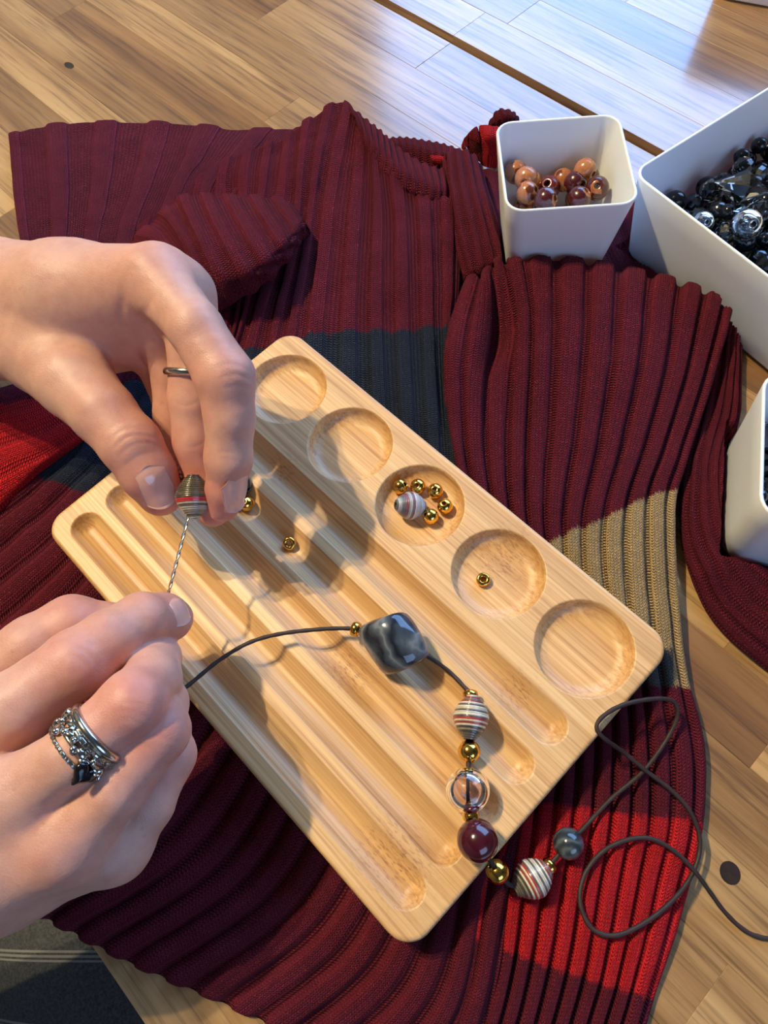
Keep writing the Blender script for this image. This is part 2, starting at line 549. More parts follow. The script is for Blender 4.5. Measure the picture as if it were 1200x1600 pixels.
def plank(x0, x1, y0, y1, z1, th, tone, name='plank', mt='plank', ch=0.16):
    cx, cy = (x0 + x1) / 2, (y0 + y1) / 2
    hx, hy = (x1 - x0) / 2 - 0.02, (y1 - y0) / 2 - 0.02
    V = [];
    for (sx, sy, z) in ((hx, hy, -th), (hx, hy, -ch), (hx - ch, hy - ch, 0)):
        V += [(-sx, -sy, z), (sx, -sy, z), (sx, sy, z), (-sx, sy, z)]
    F = [(3, 2, 1, 0), (8, 9, 10, 11)]
    for k in (0, 4):
        for s in range(4):
            s2 = (s + 1) % 4
            F.append((k + s, k + s2, k + 4 + s2, k + 4 + s))
    me = mesh_np(name, V, F, M[mt], smooth=False)
    o = obj(name, me, table, (cx - 0, cy - 150, z1 + 30))
    o.color = (*tone, 1)
    return o


TONES = [(0.88, 0.82, 0.76), (1.0, 0.96, 0.92), (1.12, 1.10, 1.08), (1.2, 1.2, 1.2), (0.92, 0.82, 0.70), (1.3, 1.3, 1.28), (0.74, 0.64, 0.56)]
rows_a = [-79, -49, -19, 11, 41, 70, 98, 126, 156, 180, 206, 234.4, 263.4, 293, 326, 357]
rows_b = [363.5, 393, 424, 455, 487, 518, 550, 585, 620, 660]
pins = {(234.4): [-145.0, 210], (126): [-110, 252.0], (263.4): [-300, 60], (206): [-330, -60, 240]}
for rows in (rows_a, rows_b):
    for y0, y1 in zip(rows[:-1], rows[1:]):
        xs = [-640]
        if y0 in pins:
            xs += pins[y0]
        else:
            x = -640 + rng.uniform(80, 300)
            while x < 380:
                xs.append(x); x += rng.uniform(230, 420)
        xs.append(470)
        for x0, x1 in zip(xs[:-1], xs[1:]):
            t = rng.choice(TONES)
            if y0 == 126 and x0 == 252.0: t = (1.35, 1.3, 1.2)
            plank(x0, x1, y0, y1, rng.uniform(-0.12, 0), 28, t)
# the recessed filler strip in the gap
plank(-640, 470, 357.2, 363.3, -5.0, 20, (0.5, 0.34, 0.22), 'gap_strip', 'plank', 0.3)
# dark knots set in the wood
mk, ntk, bk = mat('knot', tuple(lin(44, 26, 16)), 0.5)
L(ntk, ramp(ntk, noise(ntk, coords(ntk), 500, 3), [(0.3, lin(16, 10, 7)), (0.7, lin(48, 28, 17))]), bk.inputs['Base Color'])
for (px, py, rx, ry) in ((1141, 1364, 3.6, 3.3), (108, 102, 4.0, 2.4)):
    P = U(px, py, 0)
    ang = np.arange(20) * 2 * np.pi / 20
    R_ = 1 + 0.05 * np.sin(2 * ang + px)
    V = [(0, 0, 0.07)] + [(rx * R_[k] * math.cos(a), ry * R_[k] * math.sin(a), 0.07) for k, a in enumerate(ang)] + [(1.1 * rx * R_[k] * math.cos(a), 1.1 * ry * R_[k] * math.sin(a), -0.3) for k, a in enumerate(ang)]
    F = [(0, 1 + k, 1 + (k + 1) % 20) for k in range(20)] + [(1 + k, 21 + k, 21 + (k + 1) % 20, 1 + (k + 1) % 20) for k in range(20)]
    obj('knot', mesh_np('knot', V, F, mk, smooth=False), table, (P[0], P[1] - 150, 30))

# ------------------------------------------------------------------ bamboo bead tray
TW, TH, TZ, TT = 205.0, 133.46, 27.0, 14.6
PITS = [(23.0, 110.8), (62.9, 110.8), (102.5, 110.8), (143.0, 110.8), (183.0, 110.8)]
PIT_R, PIT_D = 17.4, 6.4
GROOVES = [12.6, 29.9, 47.2, 64.5, 81.8]
GR_R, GR_D = 6.4, 4.8


def rrect_d(x, y, r=9.0):
    qx = np.abs(x - TW / 2) - TW / 2 + r; qy = np.abs(y - TH / 2) - TH / 2 + r
    return np.hypot(np.maximum(qx, 0), np.maximum(qy, 0)) + np.minimum(np.maximum(qx, qy), 0) - r


def tray_h(x, y):
    z = np.zeros_like(x)
    for cx, cy in PITS:
        e = PIT_R - np.hypot(x - cx, y - cy)      # distance inside the rim
        f = 6.2
        t = np.clip(e / f, 0, 1)
        wall = PIT_D * np.sqrt(np.clip(1 - (1 - t) ** 2, 0, 1)) ** 0.9
        wall = np.where(e < 0.5, wall * np.clip(e / 0.5, 0, 1), wall)
        z = np.where(e > 0, -wall, z)
    for cy in GROOVES:
        dx = np.maximum(np.abs(x - TW / 2) - (95.0 - GR_R), 0)
        e = GR_R - np.hypot(dx, y - cy)
        t = np.clip(e / (GR_R * 0.94), 0, 1)
        z = np.where(e > 0, -GR_D * (1 - (1 - t) ** 2.0), z)
    return z


def build_tray():
    nx, ny = 500, 326
    xs = np.linspace(0, TW, nx); ys = np.linspace(0, TH, ny)
    # finer rows close to the border for the rounded edge
    X, Y = np.meshgrid(xs, ys, indexing='ij')
    r = 9.0
    dy = np.maximum(np.abs(Y - TH / 2) - (TH / 2 - r), 0)
    half = TW / 2 - (r - np.sqrt(np.maximum(r * r - dy * dy, 0)))
    X = TW / 2 + (X - TW / 2) * half / (TW / 2)
    d = -rrect_d(X, Y)
    rf = 1.6
    fil = np.where(d < rf, rf - np.sqrt(np.maximum(rf * rf - (rf - d) ** 2, 0)), 0)
    Z = TZ + tray_h(X, Y) - fil
    V = np.stack([X, Y, Z], -1).reshape(-1, 3)
    F = grid_faces(nx, ny)
    idx = np.arange(nx * ny).reshape(nx, ny)
    ring = np.concatenate([idx[:, 0], idx[-1, 1:], idx[-2::-1, -1], idx[0, -2:0:-1]])
    n = len(ring)
    rows = [ring]
    VV = [V]
    base = len(V)
    for (zz, ins) in ((TZ - TT + 1.0, 0.0), (TZ - TT, 1.0)):
        P = V[ring].copy(); c = np.array([TW / 2, TH / 2])
        dirc = c - P[:, :2]; dirc /= np.linalg.norm(dirc, axis=1)[:, None]
        P[:, :2] += dirc * ins; P[:, 2] = zz
        VV.append(P); rows.append(np.arange(base, base + n)); base += n
    FF = [F]
    for a, b in zip(rows[:-1], rows[1:]):
        FF.append(np.stack([np.roll(a, -1), a, b, np.roll(b, -1)], 1))
    V = np.concatenate(VV + [np.array([[TW / 2, TH / 2, TZ - TT]])])
    F = np.concatenate(FF)
    me = mesh_np('bead_tray', V, F, M['bamboo'])
    o = obj('bead_tray', me)
    return tag(o, 'bamboo bead tray with five round wells and five long grooves lying on the sweater', 'tray')


build_tray()


# ------------------------------------------------------------------ sweater
BURG = lin(120, 36, 53); NAVY = lin(50, 56, 70); RED = lin(232, 46, 54); TAN = lin(216, 184, 132); GREY = lin(104, 98, 92); BURG_COOL = lin(116, 40, 60)  # flat sleeve tone: burgundy with the window's cool light mixed into the colour
sweater = empty('sweater', (90, 120, 0))
tag(sweater, 'rumpled burgundy ribbed knit sweater with navy, tan and red stripes under the tray', 'sweater')
CLAMPS = []          # (cx, cy, angle, half, zmax) footprints that press the knit down


def press(P):
    d = rrect_d(P[..., 0], P[..., 1])
    lim = (TZ - TT - 0.5) + np.maximum(d - 0.5, 0) * 1.1
    P[..., 2] = np.minimum(P[..., 2], lim)
    for (cx, cy, a, hx, hy, zm) in CLAMPS:
        ux = (P[..., 0] - cx) * math.cos(a) + (P[..., 1] - cy) * math.sin(a)
        uy = -(P[..., 0] - cx) * math.sin(a) + (P[..., 1] - cy) * math.cos(a)
        d = np.maximum(np.abs(ux) - hx, np.abs(uy) - hy)
        P[..., 2] = np.minimum(P[..., 2], zm + np.maximum(d - 0.3, 0) * 6)
    P[..., 2] = np.maximum(P[..., 2], 0.35)
    P[..., 2] += 0
    return P


def cloth(name, guides, ribs, amp, duty, colfn, per_rib=12, step=1.3, wob=0.8, skirt=4.0, roll=2.5, seed=1, stitches=7, phase0=0.0, parent=None, mt='knit', label=None, soft=0.28):
    G = [[U(*p) for p in g] for g in guides]
    ln = max(resample(g, 10)[1] for g in G)
    nv = max(8, int(ln / step))
    R = np.stack([resample(g, nv)[0] for g in G])             # (ng,nv,3)
    ng = len(G)
    if np.isscalar(ribs): ribs = [ribs] * (ng - 1)
    cum = phase0 + np.concatenate([[0], np.cumsum(ribs)])
    nu = max(6, int((cum[-1] - cum[0]) * per_rib) + 1)
    ph = np.linspace(cum[0], cum[-1], nu)
    t = np.interp(ph, cum, np.arange(ng))
    S = crom(R, t)                                            # (nu,nv,3)
    S[..., 2] += wob * vnoise(S[..., :2], 22, seed) + 0.5 * wob * vnoise(S[..., :2], 9, seed + 3)
    du = np.gradient(S, axis=0); dv = np.gradient(S, axis=1)
    Nn = np.cross(du, dv); Nn /= np.linalg.norm(Nn, axis=-1, keepdims=True) + 1e-12
    Nn[Nn[..., 2] < 0] *= -1
    f = (ph % 1.0)
    e = np.abs(f - 0.5) * 2                                   # 0 at rib centre, 1 at the valley
    wv = 0.03 * vnoise(np.stack(np.broadcast_arrays(ph[:, None] * 1.0, np.arange(nv)[None, :] * step), -1), 14, seed + 9)
    e = np.clip(e[:, None] + wv, 0, 1)
    prof = 1 - np.clip((e - (duty - soft)) / (2 * soft), 0, 1)
    prof = prof * prof * (3 - 2 * prof)
    prof = prof * (1 - 0.22 * (e / max(duty, .1)).clip(0, 1) ** 2)
    pxy = proj(S)
    P = S + Nn * (amp * (prof - 0.5))[..., None]
    # rolled borders
    arc_u = np.linalg.norm(du, axis=-1).cumsum(0); arc_v = np.linalg.norm(dv, axis=-1).cumsum(1)
    for d in (arc_u, arc_u[-1:] - arc_u, arc_v, arc_v[:, -1:] - arc_v):
        q = np.clip(1 - d / max(roll, 1e-6), 0, 1)
        P[..., 2] -= roll * (1 - np.sqrt(1 - q ** 2)) * 0.9
    P = press(P)
    stitch_ph = ph * stitches
    zig = 0.8 * np.abs((stitch_ph % 1) - 0.5) * 2
    ribn = np.sin(np.floor(ph) * 12.9898) * 43758.5453; ribn = (ribn - np.floor(ribn)) * 2 - 1
    cpx = pxy[..., 0]; cpy = pxy[..., 1] + (zig * 5 + ribn * 3)[:, None]
    C = colfn(cpx, cpy)
    uv = np.stack([np.broadcast_to(stitch_ph[:, None], (nu, nv)), arc_v.mean(0)[None, :].repeat(nu, 0) / 1.15], -1)
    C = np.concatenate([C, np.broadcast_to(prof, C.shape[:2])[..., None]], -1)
    V = P.reshape(-1, 3); F = grid_faces(nu, nv); C = C.reshape(-1, 4); uv = uv.reshape(-1, 2)
    # skirt: the cloth turns under at the border
    idx = np.arange(nu * nv).reshape(nu, nv)
    ring = np.concatenate([idx[:, 0], idx[-1, 1:], idx[-2::-1, -1], idx[0, -2:0:-1]])
    B = V[ring].copy(); cen = V.mean(0)
    nrm = np.roll(B, -1, 0) - np.roll(B, 1, 0); nrm = np.stack([nrm[:, 1], -nrm[:, 0]], 1); nrm /= np.linalg.norm(nrm, axis=1)[:, None] + 1e-9
    if ((B[:, :2] - cen[:2]) * nrm).sum() > 0: nrm = -nrm
    B[:, :2] += nrm * 1.2; B[:, 2] = np.maximum(B[:, 2] - skirt, 0.2)
    n0 = len(V); n = len(ring)
    V = np.concatenate([V, B]); C = np.concatenate([C, C[ring]]); uv = np.concatenate([uv, uv[ring]])
    k = np.arange(n)
    F = np.concatenate([F, np.stack([ring, n0 + k, n0 + (k + 1) % n, np.roll(ring, -1)], 1)])
    p = sweater if parent is None else parent
    off = np.array([90, 120, 0])
    me = mesh_np(name, V, F, M[mt], C, uv, off=off)
    o = obj(name, me, p)
    if label: o['label'] = label
    return o


def pick(x, conds, base):
    C = np.empty(x.shape + (3,)); C[:] = base
    for msk, c in conds: C[msk] = c
    return C


flat = lambda c: (lambda x, y: pick(x, [], c))
ip = np.interp
# container footprints first (used to press the knit down)
CUP = dict(c=(42.5, 264.5), a=math.radians(46.5), r1=28.0, r0=22.0, z0=4.0, z1=55.0)
CLAMPS.append((42.5, 265.0, CUP['a'], 23.0, 23.0, 3.2))
TUB_A = math.radians(-9.0)
TD2 = np.array([math.cos(TUB_A), math.sin(TUB_A)]); TD1 = np.array([-TD2[1], TD2[0]])
TUB = np.array([64.0, 285.5]); TUB_W, TUB_H = 112.0, 124.0
tub_c = TUB + TD2 * TUB_W / 2 + TD1 * TUB_H / 2
CLAMPS.append((tub_c[0], tub_c[1], TUB_A, TUB_W / 2 - 3.5, TUB_H / 2 - 3.5, 0.6))
A3 = math.atan2(0.53, 0.85)
e2 = np.array([math.cos(A3), math.sin(A3)]); e1 = np.array([e2[1], -e2[0]])
box3 = np.array([197.0, 179.5]); S3 = 62.0
c3 = box3 + e2 * S3 / 2 - e1 * S3 / 2
CLAMPS.append((c3[0], c3[1], A3, S3 / 2 - 2.5, S3 / 2 - 2.5, 0.6))

# flat sleeve at the top left: wide panels with narrow raised ribs
cloth('sleeve', [
    [(14, 210, 3), (22, 300, 4), (36, 390, 5), (60, 480, 6), (70, 560, 6)],
    [(86, 191, 3), (93, 290, 6), (93, 390, 7), (110, 480, 8), (130, 560, 6)],
    [(166, 189, 3), (155, 290, 6), (140, 385, 7), (150, 470, 8), (180, 560, 6)],
    [(249, 191, 3), (225, 280, 7), (196, 360, 8), (190, 450, 8), (230, 540, 6)],
    [(326, 196, 3), (300, 250, 7), (275, 295, 8), (250, 380, 8), (270, 480, 6)],
    [(410, 200, 4), (375, 240, 7), (335, 265, 8), (300, 340, 8), (300, 440, 6)],
    [(475, 198, 4), (440, 230, 7), (400, 260, 8), (360, 330, 8), (340, 420, 6)]],
    1.0, 1.7, 0.42, flat(BURG_COOL), per_rib=26, wob=0.9, seed=2, stitches=14, phase0=0.5, soft=0.09)

# front of the body from the shoulder to under the tray
navy_top = lambda x: ip(x, [250, 330, 390, 480, 560, 690], [600, 570, 548, 524, 521, 514])
cloth('front', [
    [(205, 362, 8), (185, 430, 8), (160, 520, 7), (140, 600, 6), (130, 660, 6)],
    [(335, 258, 9), (325, 310, 9), (330, 420, 8), (330, 540, 8), (250, 680, 7)],
    [(432, 217, 12), (422, 300, 12), (405, 400, 9), (385, 500, 10), (330, 680, 9)],
    [(470, 192, 15), (460, 300, 15), (450, 400, 10), (425, 500, 11), (400, 680, 10)],
    [(535, 156, 22), (508, 280, 17), (495, 390, 13), (478, 520, 12), (470, 690, 10)],
    [(565, 192, 23), (558, 300, 18), (550, 400, 16), (545, 520, 13), (545, 700, 10)],
    [(592, 250, 23), (600, 330, 19), (600, 420, 17), (600, 520, 14), (610, 710, 10)],
    [(640, 286, 22), (645, 350, 19), (648, 430, 17), (650, 520, 14), (660, 740, 10)],
    [(688, 306, 21), (690, 360, 18), (692, 440, 16), (692, 520, 13), (705, 760, 10)],
    [(725, 330, 18), (722, 400, 15), (718, 470, 13), (712, 540, 11), (730, 780, 9)]],
    [3, 3, 1.2, 2, 1.3, 1.3, 1.2, 1.2, 1], 2.3, 0.54,
    lambda x, y: pick(x, [(y > navy_top(x), NAVY)], BURG), per_rib=18, wob=1.4, seed=4, soft=0.12)

# lower body fanning out from under the tray to the hem
navy_low = lambda x: ip(x, [0, 50, 80, 125, 200, 300], [700, 735, 757, 768, 790, 800])
cloth('body', [
    [(150, 600, 8), (95, 680, 9), (30, 745, 8), (-60, 800, 6)],
    [(230, 600, 8), (165, 700, 11), (80, 790, 9), (-60, 900, 7)],
    [(300, 640, 9), (200, 770, 10), (90, 890, 10), (-50, 1010, 8)],
    [(350, 720, 9), (240, 860, 10), (110, 1000, 10), (-50, 1150, 8)],
    [(400, 800, 9), (300, 1000, 10), (180, 1180, 9), (-10, 1390, 5)],
    [(460, 880, 9), (400, 1090, 10), (270, 1300, 9), (72, 1440, 4)],
    [(530, 950, 9), (490, 1180, 10), (390, 1370, 9), (195, 1505, 3)],
    [(600, 1020, 9), (570, 1260, 10), (490, 1430, 10), (325, 1562, 3)],
    [(680, 1100, 9), (650, 1330, 10), (590, 1500, 10), (455, 1622, 3)],
    [(770, 1180, 9), (730, 1400, 10), (690, 1560, 10), (590, 1690, 3)],
    [(850, 1230, 9), (800, 1420, 10), (770, 1580, 9), (720, 1760, 3)]],
    [2, 2, 2, 3, 3, 3, 2.6, 2.4, 2.2, 2], 3.0, 0.66,
    lambda x, y: pick(x, [((y < navy_low(x)) & (x < 330), NAVY)], BURG), wob=1.2, seed=6)

# big folded panel to the right of the tray running down past its corner
def panel_col(x, y):
    tan_top = ip(x, [860, 880, 940, 1000, 1055, 1100], [850, 838, 812, 785, 768, 766])
    burg2 = ip(x, [950, 1100], [1068, 1082])
    red_top = ip(x, [840, 960, 1095], [1256, 1270, 1288])
    red_bot = ip(x, [600, 690, 780, 850, 920, 1000, 1060], [1410, 1442, 1480, 1510, 1530, 1558, 1575])
    g = (y > 1020) & (y < burg2) & (x < 1048) 
    return pick(x, [((y > tan_top) & (y < burg2), TAN), (g, GREY), ((y > red_top) & (y < red_bot), RED)], BURG)


YM = (1060, 1160, 1275, 1400, 1540, 1720)
XM = {0: (780, 770, 750, 735, 715, 660), 1: (805, 800, 785, 768, 748, 690), 2: (830, 828, 818, 800, 780, 725), 3: (860, 860, 850, 832, 810, 757),
      4: (890, 893, 885, 866, 843, 790), 5: (920, 926, 920, 900, 876, 822), 6: (950, 958, 954, 934, 908, 855), 7: (980, 990, 990, 968, 940, 885),
      8: (1010, 1022, 1024, 1002, 970, 915), 9: (1044, 1062, 1062, 1036, 1000, 945), 10: (1074, 1099, 1098, 1070, 1024, 970)}
top = [
    [(722, 440, 12), (694, 520, 15), (690, 600, 14), (703, 700, 12), (740, 860, 10)],
    [(752, 432, 18), (735, 520, 22), (728, 600, 19), (735, 720, 13), (770, 870, 10)],
    [(775, 414, 20), (786, 525, 9), (772, 600, 15), (772, 740, 13), (800, 890, 10)],
    [(800, 402, 23), (816, 490, 22), (814, 580, 20), (808, 760, 13), (830, 910, 10)],
    [(850, 402, 23), (850, 520, 23), (846, 640, 19), (840, 790, 13), (860, 930, 10)],
    [(908, 412, 23), (904, 530, 24), (892, 670, 20), (874, 810, 13), (890, 950, 10)],
    [(962, 424, 23), (955, 550, 25), (934, 690, 20), (908, 820, 14), (920, 960, 10)],
    [(1018, 436, 22), (1006, 560, 25), (977, 690, 21), (945, 820, 16), (955, 960, 11)],
    [(1070, 450, 21), (1052, 570, 24), (1018, 690, 21), (985, 800, 17), (990, 960, 12)],
    [(1112, 462, 20), (1086, 580, 22), (1048, 700, 20), (1022, 790, 17), (1030, 960, 12)],
    [(1147, 474, 18), (1112, 600, 19), (1072, 720, 17), (1054, 800, 14), (1062, 960, 9)]]
guides = []
for k, g in enumerate(top):
    zl = (10, 10, 9, 9, 8, 4) if k < 10 else (7, 6, 5, 4, 3, 2)
    c_ = g[0]
    g = [(c_[0] + 2, c_[1] + 1, 7), (c_[0], c_[1] + 3, c_[2] + 4)] + [(x_, y_, z_ + 2) for (x_, y_, z_) in g[1:2]] + g[2:]
    guides.append(g + [(XM[k][j], YM[j], zl[j]) for j in range(6)])
cloth('side_panel', guides, 1.15, 3.6, 0.70, panel_col, per_rib=18, wob=0.9, seed=8, roll=3.5, skirt=7, soft=0.18)

# sleeve folded over the chest, open and hollow on its lower side
cloth('folded_sleeve', [
    [(200, 378, 10), (225, 385, 18), (255, 415, 22), (285, 450, 20), (318, 492, 12)],
    [(245, 338, 12), (262, 350, 22), (290, 395, 30), (312, 440, 29), (338, 480, 19)],
    [(284, 306, 14), (293, 330, 25), (315, 378, 34), (338, 428, 34), (358, 466, 24)],
    [(340, 303, 15), (352, 328, 27), (376, 374, 36), (398, 412, 37), (412, 436, 28)],
    [(404, 304, 16), (416, 324, 27), (433, 350, 33), (447, 374, 34), (455, 390, 27)],
    [(452, 308, 16), (462, 318, 22), (470, 330, 25), (475, 340, 26), (476, 352, 21)]],
    [1.2, 1.2, 1.6, 1.7, 1.4], 1.8, 0.55, flat(BURG), per_rib=18, wob=0.7, seed=11, skirt=3.0, soft=0.12)
# ribbed neckband, its far side and the folded stretch beside the cup
cloth('neckband', [
    [(560, 197, 23), (552, 180, 24.5), (540, 158, 22)],
    [(577, 238, 23), (577, 214, 26), (570, 182, 22)],
    [(594, 262, 23), (598, 232, 26), (594, 200, 21)],
    [(620, 284, 22.5), (622, 256, 26), (614, 220, 20)],
    [(650, 300, 22), (650, 272, 25), (640, 240, 19)],
    [(680, 311, 21), (680, 286, 24), (672, 256, 18)],
    [(702, 312, 19), (702, 290, 21), (700, 262, 15)]],
    2.2, 1.1, 0.5, flat(BURG), per_rib=10, wob=0.4, seed=12, skirt=6, stitches=4, step=1.0, soft=0.25)
cloth('neckband', [
    [(598, 214, 8), (606, 226, 9), (614, 250, 4)],
    [(630, 213, 10), (634, 228, 11), (640, 262, 4)],
    [(665, 218, 11), (668, 236, 12), (672, 275, 4)],
    [(700, 226, 11), (702, 246, 12), (704, 290, 4)],
    [(736, 238, 9), (736, 255, 10), (736, 300, 4)]],
    3.0, 0.9, 0.5, flat(BURG), per_rib=9, wob=0.4, seed=13, skirt=5, stitches=4, step=1.0, soft=0.25)
cloth('collar_fold', [
    [(690, 256, 10), (696, 310, 12), (704, 370, 12), (722, 435, 10)],
    [(700, 240, 20), (708, 300, 24), (720, 360, 22), (738, 428, 17)],
    [(722, 234, 22), (734, 300, 26), (748, 355, 24), (762, 418, 18)],
    [(742, 244, 18), (756, 300, 22), (770, 352, 20), (786, 406, 16)],
    [(754, 268, 6), (768, 315, 8), (784, 360, 8), (802, 402, 10)]],
    1.5, 1.4, 0.55, flat(BURG), wob=1.0, seed=14, skirt=6, soft=0.22)
# knit under the cup and towards the white tub
cloth('back', [
    [(880, 330, 3), (905, 390, 3), (930, 440, 3), (960, 490, 4)],
    [(950, 300, 2.5), (968, 350, 4), (990, 410, 6), (1030, 470, 8)],
    [(975, 280, 2.5), (1000, 340, 7), (1030, 395, 9), (1075, 460, 11)],
    [(984, 254, 2), (1014, 330, 4), (1054, 395, 5), (1098, 456, 7)]],
    [2, 1.6, 1.2], 1.0, 0.6, flat(BURG), wob=0.6, seed=15, skirt=3)
cloth('back', [
    [(728, 262, 4), (745, 340, 4), (770, 430, 4)],
    [(800, 270, 2.5), (820, 360, 3), (850, 460, 4)],
    [(900, 300, 2.5), (920, 380, 3), (950, 470, 4)]], [3, 3], 1.0, 0.6, flat(BURG), wob=0.3, seed=16, skirt=3)
# the other sleeve trailing off to the right
cloth('sleeve', [
    [(1118, 500, 10), (1100, 570, 9), (1086, 640, 8), (1066, 730, 7), (1062, 830, 5), (1085, 920, 4), (1130, 990, 4), (1230, 1070, 4)],
    [(1134, 482, 15), (1120, 570, 12), (1104, 650, 12), (1085, 730, 13), (1083, 820, 12), (1108, 900, 11), (1155, 965, 10), (1240, 1030, 10)],
    [(1148, 480, 17), (1140, 570, 13), (1128, 650, 13), (1110, 722, 15), (1110, 805, 15), (1134, 878, 13), (1180, 930, 12), (1250, 975, 11)],
    [(1156, 486, 14), (1152, 570, 11), (1148, 645, 12), (1134, 712, 14), (1134, 788, 13), (1155, 850, 12), (1200, 890, 10), (1258, 915, 10)],
    [(1161, 500, 7), (1158, 575, 5), (1157, 640, 6), (1146, 702, 7), (1146, 775, 7), (1168, 836, 6), (1212, 866, 5), (1262, 880, 5)]],
    1.5, 1.5, 0.6, flat(BURG), wob=1.8, seed=17, skirt=6, soft=0.22)
# inside of the sweater showing red at the left edge
cloth('red_lining', [
    [(120, 590, 9), (50, 590, 12), (-30, 610, 12)],
    [(130, 606, 13), (60, 622, 17), (-30, 650, 16)],
    [(150, 628, 14), (70, 665, 19), (-30, 705, 18)],
    [(160, 648, 12), (80, 700, 17), (-30, 755, 16)],
    [(165, 668, 8), (85, 728, 9), (30, 775, 9), (-30, 820, 9)]],
    1.0, 0.9, 0.6, lambda x, y: pick(x, [(y < ip(x, [0, 40, 110, 200], [640, 628, 640, 690]) - 8, lin(122, 26, 52))], RED), wob=0.9, seed=18, skirt=6, label='red knit patch')
# red and wine ends sticking out behind the cup
cloth('cuff_end', [
    [(724, 216, 5), (734, 232, 5), (744, 244, 3)], [(735, 204, 15), (744, 220, 15), (752, 240, 8)], [(747, 193, 16), (752, 214, 16), (757, 238, 9)]],
    [0.5, 0.5], 0.4, 0.7, flat(lin(120, 16, 26)), wob=0.2, seed=19, step=0.8, skirt=8, label='dark red cuff end')
cloth('cuff_end', [
    [(748, 194, 18), (752, 212, 18), (754, 236, 10)], [(762, 194, 21), (764, 212, 21), (764, 238, 12)], [(782, 196, 18), (782, 214, 18), (780, 240, 10)]],
    [0.7, 0.7], 0.4, 0.7, flat(RED), wob=0.2, seed=20, step=0.8, skirt=8, label='bright red cuff end')
cloth('cuff_end', [
    [(762, 192, 12), (766, 198, 12), (770, 206, 8)], [(778, 170, 20), (784, 184, 20), (786, 204, 12)], [(800, 172, 20), (802, 184, 20), (802, 204, 12)], [(812, 184, 10), (812, 190, 10), (812, 204, 8)]],
    [2, 2, 2], 0.8, 0.6, flat(BURG), wob=0.2, seed=21, step=0.8, skirt=8, label='burgundy ribbed cuff end')
cloth('neck_label', [
    [(672, 243, 14.2), (674, 249, 13.4), (676, 256, 11)], [(684, 243, 14.2), (685, 249, 13.4), (686, 257, 11)], [(696, 245, 14.2), (696, 251, 13.4), (696, 258, 11)]],
    [0.5, 0.5], 0.0, 0.7, flat(RED), wob=0.0, seed=22, step=0.8, skirt=1, roll=0.4, label='small red neck label')


# ------------------------------------------------------------------ white containers
def rr_ring(hx, hy, rc, n=7):
    pts = []
    for (sx, sy, a0) in ((1, 1, 0), (-1, 1, 90), (-1, -1, 180), (1, -1, 270)):
        for k in range(n):
            a = math.radians(a0 + 90 * k / (n - 1))
            pts.append((sx * (hx - rc) + rc * math.cos(a), sy * (hy - rc) + rc * math.sin(a)))
    return np.array(pts)


def container(name, c, ang, hx1, hy1, hx0, hy0, z0, z1, rc, th, label):
    prof = []   # (t towards rim 0..1, inset, z)
    rings = []
    def ring(f, ins, z):
        hx = hx0 + (hx1 - hx0) * f - ins; hy = hy0 + (hy1 - hy0) * f - ins
        p = rr_ring(hx, hy, max(rc - ins, 1.0))
        rings.append(np.column_stack([p, np.full(len(p), z)]))
    H = z1 - z0
    for ins, z in ((6, 0), (2.5, 0.25), (0.8, 1.0), (0.1, 2.6)): ring(z / H, ins, z)
    for f in (0.25, 0.5, 0.75): ring(f, 0, f * H)
    for k in range(7):
        a = math.pi * k / 6
        ring(1.0, th / 2 - th / 2 * math.cos(a), H - th / 2 + th / 2 * math.sin(a))
    for f in (0.75, 0.5, 0.25): ring(f, th, f * H)
    ring(0.04, th + 0.3, th + 2.0); ring(0.02, th + 2.0, th + 0.2); ring(0, th + 6, th)
    n = len(rings[0]); V = np.concatenate(rings)
    F = []
    for r in range(len(rings) - 1):
        for k in range(n):
            k2 = (k + 1) % n
            F.append((r * n + k, r * n + k2, (r + 1) * n + k2, (r + 1) * n + k))
    F.append(tuple(range(n))[::-1]); F.append(tuple((len(rings) - 1) * n + k for k in range(n)))
    me = mesh_np(name, V, F, M['plastic'])
    o = obj(name, me, None, (c[0], c[1], z0)); o.rotation_euler.z = ang
    return tag(o, label, 'container', 'white bead containers')


container('bead_cup', CUP['c'], CUP['a'], CUP['r1'], CUP['r1'], CUP['r0'], CUP['r0'], CUP['z0'], CUP['z1'], 8.0, 1.3,
          'small square white plastic cup half filled with brown wooden beads')
container('bead_tub', tub_c, TUB_A, TUB_W / 2, TUB_H / 2, TUB_W / 2 - 5, TUB_H / 2 - 5, 1.2, 48.0, 8.0, 1.4,
          'large white plastic tub full of black and clear beads')
container('bead_box', c3, A3, S3 / 2, S3 / 2, S3 / 2 - 3.5, S3 / 2 - 3.5, 1.2, 50.0, 9.0, 1.4,
          'white plastic container at the right edge beside the trailing sleeve')
q0 = U(1130, 0, 0.5)[:2]; q1 = U(1200, 13, 0.5)[:2]
d4 = (q1 - q0) / np.linalg.norm(q1 - q0); n4 = np.array([-d4[1], d4[0]])
c4 = q0 + n4 * 29 + d4 * 36
container('bead_box', c4, math.atan2(d4[1], d4[0]), 45, 32, 42, 29, 0.1, 50.0, 8.0, 1.4,
          'white plastic container at the top right corner beyond the table gap')


# ------------------------------------------------------------------ hands (smooth-blended solid, one surface each)
def smin(a, b, k):
    h = np.maximum(k - np.abs(a - b), 0) / k
    return np.minimum(a, b) - h * h * k * 0.25


